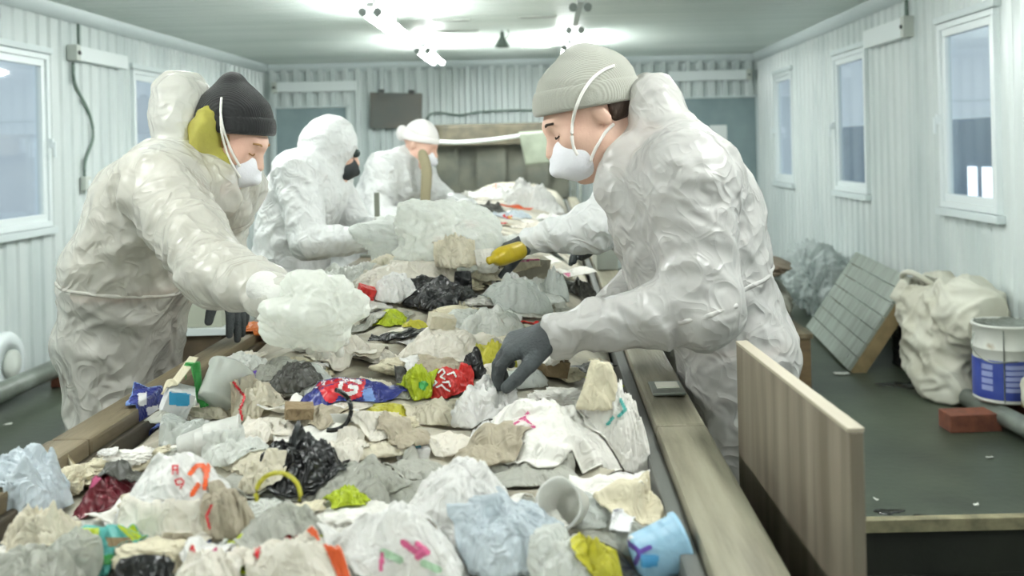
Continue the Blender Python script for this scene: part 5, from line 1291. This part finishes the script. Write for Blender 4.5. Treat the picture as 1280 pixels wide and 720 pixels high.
bag(643, 368, 96, 58, F_clear, 'clear glossy bag in front of the grey cardboard box', ears=1, seed=44, rough=.22, short='the clear glossy bag')
bag(553, 370, 96, 44, F_black, 'black bin bag in the middle before the big puffed bag', seed=8, rough=.3, ears=2, name='bin_bag', short='the middle black bag')
bag(492, 368, 52, 40, F_white, 'white bag left of the middle black bag', seed=81, ears=1)
carton(458, 366, (.045, .036, .03), (.2, .3, .4), F_red, 'small red and white carton left of the middle black bag', short='the small red carton')
bag(614, 404, 90, 50, F_milky, 'milky bag before the clear glossy bag', seed=19, rough=.2, short='the milky middle bag')
ob = bag(556, 424, 116, 66, F_warm, 'warm white bag tied with an orange drawstring', seed=23, rough=.22, ears=1, ear=.3, short='the drawstring bag')[1]
dl = cast_px(obvh(ob), [(502, 446), (506, 434), (516, 426), (530, 419), (545, 413), (560, 407), (574, 402), (588, 396), (600, 391)], .004)
if len(dl) > 3: MB().tube(smooth_curve(dl, 4), .0042, 6).build('drawstring', F_orange, ob, True)['label'] = 'orange drawstring'
hp = at(394, 388, 1.80); v, fa = bag_shape((.082, .055, .068), 73, 6, .15, 1.1, 1, .3, .4)
item('plastic_bag', v + hp, fa, film('soft_milky_film', (240, 242, 236), .24, opac=.74, strength=.18), 'large milky bag held in the outstretched hand of the black-hatted worker', 'bag', None, 'the hand-held milky bag')
bag(484, 397, 46, 24, F_lime, 'yellow-green crumpled bag before the white bags', seed=14, short='the yellow-green bag')
bag(518, 403, 36, 20, F_yellow, 'pale yellow bag beside the yellow-green one', seed=15)
sheet(458, 404, 52, 26, F_grey, 'greyish printed wrapper left of the yellow-green bag', name='wrapper', cat='wrapper')
sheet(498, 418, 76, 30, F_black, 'flat black film stretched below the yellow-green bag', name='plastic_film', cat='film', amp=.2, short='the flat black film')
carton(552, 398, (.06, .045, .03), (.1, .2, .3), F_cream, 'small cream carton behind the drawstring bag')
bag(425, 438, 82, 56, F_warm, 'warm white bag with a twisted neck under the hand-held milky bag', seed=29, short='the twisted-neck bag')
bag(328, 424, 80, 26, F_orange, 'orange crumpled bag by the left rail under the dark glove', seed=63, rough=.4, short='the orange bag')
sheet(358, 434, 40, 18, F_lime, 'bright yellow strip beside the orange bag', name='packet', cat='packet', rot=.5)
bag(310, 452, 70, 44, F_milky, 'milky bag with a torn red print by the left rail', seed=651, ears=1, ear=.2, short='the red-dotted milky bag')
ppatch(COL.objects[-1], F_red, [(334, 446), (345, 445), (344, 458), (335, 456)], name='red_print')
sheet(306, 482, 26, 18, F_purple, 'tiny purple and white wrapper behind the clear tub', name='wrapper', cat='wrapper')
bag(368, 462, 60, 40, F_dgrey, 'dark grey bag between the red-dotted milky bag and the blue wrapper', seed=66, ears=1, short='the dark grey bag')
bag(264, 505, 66, 36, F_cream, 'cream bag lying under the clear round tub', seed=90, ears=0)
# ---------------- around the near hands
bag(592, 452, 34, 50, F_black, 'narrow black bag end standing between the drawstring bag and the right glove', seed=71, depth=.6, ears=0, rough=.15)
bag(552, 452, 64, 30, F_beige, 'beige bag under the drawstring bag', seed=72)
bag(622, 440, 46, 36, F_yellow, 'dull yellow bag half under the dark right glove', seed=73)
carton(689, 460, (.07, .05, .035), (.1, .2, .2), F_brown, 'small brown box under the forearm of the bent worker', short='the small brown box')
bag(690, 443, 40, 24, F_pw, 'crumpled white tissue on the small brown box', name='tissue', cat='tissue', seed=74)
bl = bag(438, 485, 142, 52, F_navy, 'crumpled blue, red and white snack wrapper with big letters in the middle', name='snack_wrapper', cat='wrapper', seed=3, rough=.22, ears=1, ear=.2, depth=.5, low=.2, short='the blue wrapper', sub=6)[1]
ppatch(bl, F_rp, [(396, 460), (412, 459), (440, 468), (458, 474), (452, 496), (440, 500), (424, 494), (416, 506), (406, 500), (396, 482)], name='red_band', label='red band')
pstroke(bl, F_wp, [[(404, 479), (406, 467), (420, 466), (428, 470)], [(424, 470), (440, 474), (450, 478)], [(448, 477), (438, 472), (427, 478), (424, 488), (434, 493), (444, 490), (446, 484), (437, 483)]], 5, name='printed_letter', out=.003, step=1.2, label='white curved letter')
for L in ([[(373, 484), (373, 466), (379, 474), (385, 466), (385, 484)], ], [[(390, 484), (386, 468)], ]): pstroke(bl, F_wp, L, 2.6, name='printed_letter', out=.003, step=1.0)
pstroke(bl, F_wp, [[(366, 466), (394, 463)], [(378, 486), (396, 484)]], 2.0, name='printed_line', out=.003, step=1.0)
ppatch(bl, F_wp, [(476, 453), (482, 451), (496, 462), (498, 482), (492, 480), (486, 466)], name='white_stripe'); ppatch(bl, F_bp, [(452, 488), (464, 484), (470, 500), (458, 506)], name='light_blue_patch')
rp = bag(560, 480, 66, 46, F_red, 'crumpled red packet with slanting white lettering by the blue wrapper', name='snack_packet', cat='packet', seed=33, rough=.2, ears=1, ear=.2, depth=.6, low=.2, short='the red packet', sub=6)[1]
for L in ([[(536, 470), (541, 466), (545, 468), (541, 474), (546, 478), (542, 482)]], [[(548, 466), (553, 461), (556, 465), (551, 471), (556, 474)]], [[(546, 484), (552, 481), (557, 486), (562, 489)]], [[(554, 478), (561, 477), (563, 483)]], [[(560, 468), (567, 465), (570, 471)]]): pstroke(rp, F_wp, L, 2.2, name='printed_letter', out=.003, step=1.0)
gl = bag(522, 478, 44, 46, F_lime, 'lime yellow packet with a green leaf mark between the blue wrapper and the red packet', name='snack_packet', cat='packet', seed=35, rough=.25, ears=1, ear=.2, short='the lime packet')[1]
ppatch(gl, F_green, [(524, 478), (531, 475), (536, 481), (530, 488), (524, 485)], name='green_mark')
bag(486, 508, 60, 28, F_yellow, 'dull yellow bag below the lime packet', seed=36)
# ---------------- left rail
mc = sheet(186, 500, 46, 84, F_bp, 'bent blue and white milk carton leaning over the left rail', name='milk_carton', cat='carton', curl=1.1, amp=.05, rot=.45, tilt=(.75, .25), soft=.35, t=.004, short='the bent milk carton', seed=2)
ppatch(mc, F_navy, [(156, 462), (206, 470), (206, 545), (184, 545), (160, 500)], name='blue_print')
ppatch(mc, F_wp, [(172, 492), (184, 490), (184, 506), (174, 508)], name='white_panel', out=.0035); ppatch(mc, F_wp, [(182, 510), (198, 506), (202, 524), (188, 526)], name='white_panel', out=.0035); ppatch(mc, F_wp, [(158, 462), (176, 460), (176, 470), (162, 482)], name='white_panel', out=.0035)
tc_ = carton(222, 505, (.05, .04, .055), (.25, .35, .5), F_wp, 'small white carton with a sky blue panel leaning beside the milk carton', dent=.1, short='the sky blue carton')
ppatch(tc_, film('sky_blue_print', (58, 160, 206), .4, .05, .2), [(212, 490), (238, 492), (236, 508), (212, 506)], name='blue_panel')
sheet(226, 474, 16, 60, F_pc, 'pinkish paper strip standing up beside the sky blue carton', rot=-.5, tilt=(.7, 0), name='paper_strip')
bag(246, 448, 30, 24, F_green, 'bright green torn bag piece on the left rail', seed=6, f=2.5, ears=2)
lathed(268, 494, [(0, 0), (.034, .0), (.037, .006), (.043, .070), (.047, .074), (.047, .078), (.041, .072), (.034, .008), (0, .008)], (-.75, .3, 0), F_tubp, 'clear round plastic tub tipped toward the camera by the left rail', 'plastic_tub', 'tub', short='the clear tub', lift=.04, dent=.006)
bag(318, 500, 80, 50, F_cream, 'cream bag with a red-edged tear behind the cup stack', seed=91, ears=1, short='the cream bag')
pstroke(COL.objects[-1], F_rp, [[(292, 478), (306, 496), (300, 512)], [(300, 512), (303, 524)]], 3, name='red_edge')
for k in range(4):
    lathed(224 + k * 10, 553 - k * 5, [(0, 0), (.019, 0), (.021, .003), (.028, .055), (.030, .056), (.030, .06), (.026, .056), (.020, .005), (0, .005)], (.25, 1.35 + .05 * k, .5), F_cup,
        ['white plastic cup at the open end of the tipped cup row', 'second white plastic cup in the tipped row', 'third white plastic cup in the tipped row', 'white plastic cup at the far end of the tipped cup row'][k], 'plastic_cup', 'cup', group='tipped white plastic cups', lift=.03, short='the tipped cups' if k == 0 else None, dent=.004)
bag(335, 530, 96, 46, F_warm, 'warm white bag with a drooping fold in front of the cream bag', seed=92, short='the drooping bag')
bag(400, 520, 84, 36, F_beige, 'beige bag in front of the blue wrapper', seed=93)
carton(374, 510, (.05, .04, .02), (.1, .1, .3), F_brown, 'small tan card piece before the blue wrapper', name='card_piece', cat='card')
lathed(446, 528, [(0, 0), (.040, 0), (.046, .010), (.048, .012), (.044, .011), (.038, .004), (0, .004)], (-.35, .1, 0), F_cup, 'round white plastic lid before the blue wrapper', 'round_plate', 'lid', short='the round lid', lift=.02)
bag(548, 520, 84, 40, F_cream, 'cream bag below the red packet', seed=94, short='the cream bag by the red packet')
bag(608, 500, 84, 70, F_white, 'white bag propped in front of the right glove', seed=95, short='the propped white bag')
bag(668, 592, 110, 34, F_grey, 'grey bag between the diaper and the large hooded white bag', seed=123)
cl = bag(672, 500, 180, 104, F_pw, 'large crumpled white cloth-like diaper with pink edge before the bent worker', name='diaper', cat='diaper', seed=96, rough=.22, ears=2, ear=.2, depth=.7, short='the large white diaper', sub=6)[1]
pstroke(cl, F_pink, [[(640, 532), (654, 522), (668, 534)], [(654, 522), (660, 516)]], 3.5, name='pink_edge')
tp_ = bag(762, 508, 80, 104, F_pw, 'white paper wrapper with teal print standing against the right rail', name='paper_wrapper', cat='wrapper', seed=97, rough=.34, ears=1, ear=.15, depth=.6, short='the teal-printed wrapper', sub=6)[1]
for L in ([[(752, 484), (758, 470), (766, 466), (762, 480), (752, 484)]], [[(760, 484), (768, 474)]], [[(776, 500), (782, 512), (774, 520)]], [[(796, 498), (800, 508)]], [[(760, 530), (766, 522)]]): pstroke(tp_, F_teal, L, 4, name='teal_print', out=.003)
bag(745, 458, 50, 34, F_pc, 'cream paper bag end standing by the right rail under the forearm', name='paper_bag', seed=99, ears=0)
sc1 = carton(515, 553, (.055, .045, .02), (.2, .15, .3), F_wp, 'small blue and white carton piece beside the grey bag', short='the blue carton piece')
ppatch(sc1, film('cyan_print', (46, 158, 202), .4, .05, .2), [(500, 552), (516, 545), (530, 550), (526, 560), (506, 560)], name='blue_panel')
bag(448, 600, 118, 60, F_mgrey, 'greyish clear bag beside the near black bag', seed=101, short='the greyish clear bag')
bkb = bag(374, 566, 122, 92, F_black, 'shiny black bin bag with a loop handle in the near part of the pile', name='bin_bag', seed=102, rough=.3, ears=2, ear=.5, short='the near black bag', sub=6)[1]
p_ = spot(425, 545, .02); lp_ = [p_ + V3(-.015 + .035 * math.sin(t), .0, .01 + .035 * (1 - math.cos(t))) for t in np.linspace(-.2, 2.9, 12)]
MB().tube(smooth_curve(lp_, 3), .004, 6).build('loop_handle', F_black, bkb, True)
bag(330, 586, 60, 40, F_cream, 'cream bag with a yellow tie below the near black bag', seed=103)
p_ = spot(345, 622, .02); lp_ = [p_ + V3(.028 * math.cos(t), .01, .028 * math.sin(t)) for t in np.linspace(-.3, 3.4, 14)]
tag(MB().tube(lp_, .003, 8).build('yellow_loop', F_yellow, smooth=True), 'yellow plastic loop standing up below the near black bag', 'strap')
for k, (x, y, w, h, m, lb) in enumerate(((470, 558, 110, 36, F_cream, 'cream film spread behind the blue carton piece'), (556, 552, 84, 34, F_warm, 'warm white film in front of the cream bag by the red packet'), (612, 556, 90, 34, F_beige, 'beige film between the blue carton piece and the large white diaper'),
        (430, 560, 70, 40, F_warm, 'warm white bag at the shoulder of the near black bag'), (520, 590, 84, 36, F_grey, 'grey film in front of the blue carton piece'), (478, 520, 78, 32, F_warm, 'warm white film beside the round lid'), (505, 535, 70, 28, F_beige, 'beige film strip beyond the blue carton piece'), (300, 560, 80, 40, F_milky, 'milky bag between the cup row and the near black bag'))):
    bag(x, y, w, h, m, lb, seed=700 + k, ears=1)
# ---------------- foreground
pk = bag(137, 612, 84, 74, F_maroon, 'dark maroon packet with a pale side near the left rail', name='snack_packet', cat='packet', seed=111, rough=.25, ears=1, short='the maroon packet')[1]
ppatch(pk, F_pink, [(106, 578), (120, 578), (126, 600), (112, 612), (104, 600)], name='pale_pink_side')
sheet(150, 580, 70, 22, F_dgrey, 'dark ribbed film frond lying on the maroon packet', name='plastic_film', cat='film', amp=.3, rot=-.2)
bag(136, 566, 26, 18, F_white, 'small white knot of film on top of the dark frond', name='film_knot', cat='film', seed=112, ears=1)
wb = bag(226, 590, 150, 104, F_white, 'white carrier bag printed with orange arches and small red letters', name='carrier_bag', seed=113, rough=.14, ears=1, ear=.25, depth=.6, low=.2, short='the orange-printed carrier bag', sub=6)[1]
pstroke(wb, F_op, [[(238, 592), (246, 582), (254, 582), (258, 590)], [(262, 578), (258, 594), (256, 610)], [(240, 618), (248, 606)], [(276, 594), (279, 580), (286, 575), (298, 584)]], 6, name='printed_arch', step=1.4, out=.003, label='orange printed arch')
pstroke(wb, F_rp, [[(216, 592), (216, 582), (222, 582), (222, 592)], [(216, 587), (222, 587)]], 2, name='printed_letter', step=1.0, out=.003)
pstroke(wb, F_rp, [[(226, 610), (230, 602), (226, 598), (219, 600), (221, 606), (229, 605)]], 2, name='printed_letter', step=1.0, out=.003)
pstroke(wb, film('dark_grey_print', (90, 90, 100), .4, .05, .2), [[(218, 568), (222, 562), (230, 562)]], 2, name='printed_mark', step=1.0, out=.003)
bag(88, 606, 44, 48, F_pc, 'yellowish crumpled paper between the maroon packet and the pale bag', name='crumpled_paper', cat='paper', seed=114, f=2.4, short='the yellowish paper')
sheet(200, 656, 140, 90, F_warm, 'wide off-white folded film before the orange-printed carrier bag', name='plastic_film', cat='film', rot=-.1, amp=.10, curl=.25, n=56, short='the wide folded film')
gp = bag(126, 678, 128, 62, F_teal, 'green, teal and yellow food packet at the bottom left', name='food_packet', cat='packet', seed=115, rough=.16, ears=1, ear=.2, depth=.6, short='the green food packet', sub=6)[1]
ppatch(gp, F_lime, [(96, 660), (124, 660), (122, 700), (104, 700)], name='yellow_panel'); ppatch(gp, F_green, [(124, 694), (184, 690), (184, 706), (120, 706)], name='green_band'); ppatch(gp, F_brown, [(132, 672), (164, 672), (168, 684), (136, 684)], name='brown_print'); ppatch(gp, F_lime, [(146, 656), (176, 656), (184, 672), (166, 676)], name='lime_corner')
bag(285, 648, 66, 60, F_beige, 'greyish beige bag with a dark red edge beside the wide folded film', seed=116, short='the greyish beige bag')
pstroke(COL.objects[-1], F_rp, [[(264, 632), (258, 645), (262, 660)]], 3, name='red_edge')
lb = bag(262, 692, 90, 60, F_warm, 'warm white film with small red and pink prints at the bottom', seed=117, short='the small-print film')[1]
ppatch(lb, F_rp, [(230, 672), (240, 676), (246, 690), (238, 688)], name='red_print'); ppatch(lb, F_pink, [(260, 678), (268, 674), (272, 688), (262, 688)], name='pink_print')
orb = bag(372, 690, 136, 100, F_warm, 'warm white bag crossed by a broad red-orange stripe at the bottom', name='carrier_bag', seed=118, rough=.2, ears=2, ear=.3, depth=.6, short='the red-orange striped bag', sub=6)[1]
ppatch(orb, F_dkorange, [(390, 634), (400, 636), (446, 716), (440, 730), (426, 730), (404, 680), (384, 664), (360, 656), (378, 652)], name='red_orange_stripe', label='red-orange stripe'); ppatch(orb, F_lime, [(336, 660), (352, 656), (368, 664), (356, 672), (340, 672)], name='lime_print')
ppatch(COL.objects[-2] if False else orb, F_rp, [(320, 680), (326, 684), (322, 700), (318, 694)], name='red_print')
bag(435, 622, 56, 36, F_lime, 'bright yellow crumpled packet before the greyish clear bag', name='snack_packet', cat='packet', seed=119, short='the bright yellow packet')
mb = bag(494, 684, 168, 120, F_white, 'big white carrier bag with a pink mark and faint green print at the bottom', name='carrier_bag', seed=120, rough=.16, ears=1, ear=.3, depth=.6, short='the pink-marked carrier bag', sub=6)[1]
pstroke(mb, F_pink, [[(504, 678), (514, 686), (524, 692)], [(522, 680), (534, 690)], [(522, 696), (532, 690)]], 8, name='printed_mark', out=.003, label='pink mark'); F_fg = film('faint_green_print', (160, 190, 160), .5, .1, .2)
for L in ([[(530, 704), (548, 712)]], [[(480, 690), (500, 700)]]): pstroke(mb, F_fg, L, 9, name='green_print', out=.003)
pstroke(mb, F_pink, [[(478, 692), (476, 712)]], 5, name='printed_mark', out=.003)
bag(576, 602, 150, 110, F_white, 'large bright white bag with a hooded fold in the near right of the pile', seed=121, rough=.24, ears=2, ear=.35, short='the large hooded white bag', sub=6)
pstroke(COL.objects[-1], F_pink, [[(522, 572), (514, 590), (508, 598)]], 5, name='pink_edge')
bag(640, 668, 150, 90, F_blue, 'pale blue-white bag in front of the large hooded white bag', seed=122, rough=.26, ears=1, short='the pale blue-white bag', sub=6)
lathed(718, 622, [(0, 0), (.024, 0), (.027, .003), (.033, .075), (.035, .078), (.031, .076), (.024, .005), (0, .005)], (.9, .9, -.9), F_cup, 'crushed white paper cup lying among the white papers by the right rail', 'paper_cup', 'cup', dent=.012, short='the crushed paper cup', lift=.03)
sheet(792, 612, 80, 70, F_pc, 'cream paper with a folded corner against the right rail', amp=.2, curl=.5, rot=.4, short='the cream paper')
tk = sheet(778, 634, 26, 50, F_wp, 'narrow white ticket with dark print on the cream paper', name='paper_ticket', cat='ticket', rot=-.25, amp=.03, curl=.1, lift=.02)
pstroke(tk, film('dark_ticket_print', (112, 112, 124), .6, .02, .1), [[(772, 618), (784, 614)], [(770, 628), (782, 624)], [(768, 638), (779, 634)]], 3, name='printed_line', out=.0025, step=1.0)
bag(700, 700, 90, 56, F_milky, 'milky bag at the bottom before the light blue tub', seed=124, short='the milky bottom bag')
yl = bag(748, 702, 58, 56, F_yellow, 'yellow banana-peel-like packet at the bottom beside the light blue tub', name='yellow_packet', cat='packet', seed=125, rough=.25, short='the yellow packet')[1]
tub = lathed(794, 682, [(0, 0), (.028, 0), (.031, .003), (.036, .060), (.039, .062), (.039, .067), (.034, .066), (.029, .006), (0, .006)], (0, 1.32, .22), F_lprint, 'light blue dairy tub with a purple mark lying by the right rail', 'dairy_tub', 'tub', short='the light blue tub', lift=.03, seg=36)
pstroke(tub, F_purple, [[(772, 668), (784, 678), (800, 690), (812, 684)], [(800, 690), (794, 704)]], 6, name='purple_mark', step=1.2); ppatch(tub, F_wp, [(770, 664), (786, 662), (792, 672), (778, 680)], name='white_print'); ppatch(tub, F_rp, [(764, 668), (772, 664), (776, 676), (768, 680)], name='red_print'); ppatch(tub, film('tub_blue', (62, 140, 190), .4, .05, .1), [(800, 692), (824, 694), (822, 708), (802, 710)], name='blue_print')
# left edge of the view
bag(30, 606, 110, 96, F_blue, 'pale blue-white bag cut by the left edge of the view', seed=131, rough=.2, ears=2, ear=.5, short='the pale bag at the left edge', sub=6)
bag(52, 655, 96, 74, F_cream, 'cream bag below the pale bag at the left edge', seed=132, short='the cream bag at the left edge')
bag(40, 706, 150, 80, F_mgrey, 'greyish clear bag in the bottom left corner', seed=133, short='the corner bag', sub=6)
sheet(170, 727, 90, 24, F_black, 'black film strip along the bottom under the green food packet', name='plastic_film', cat='film')

REL = (('in front of', (0, -1)), ('beyond', (0, 1)), ('to the left of', (-1, 0)), ('to the right of', (1, 0)))
def relation(p):
    best = sorted(LAND, key=lambda q: math.hypot(q[1][0] - p[0], (q[1][1] - p[1]) * .7))
    for sh, c in best[:6]:
        d = V3(p[0] - c[0], (p[1] - c[1]) * .7); n = np.linalg.norm(d) + 1e-6
        w = max(REL, key=lambda r: d[0] * r[1][0] / n + d[1] * r[1][1] / n)[0]
        yield f'{w} {sh}'
# the small pieces are described by what they lie beside
for o, adj, cn, noun in FILL:
    lab = None
    for r in relation(o.location):
        for sz in ('', 'little '):
            t = f'{sz}{adj} {cn} {noun} {r}'
            if t not in USED: lab = t; break
        if lab: break
    o['label'] = lab or f'{adj} {cn} {noun} deep in the pile'; USED.add(o['label'])
# every top-level mesh gets its origin at its own base
for o in list(COL.objects):
    if o.type == 'MESH' and o.parent is None and o.location.length < 1e-6 and o.get('kind') != 'structure':
        bbx = np.array([c[:] for c in o.bound_box]); c = (bbx.min(0) + bbx.max(0)) / 2; c[2] = bbx[:, 2].min()
        o.data.transform(Matrix.Translation(-c)); o.location = c.tolist()
        for ch in o.children: ch.location = [a - b for a, b in zip(ch.location, c)]
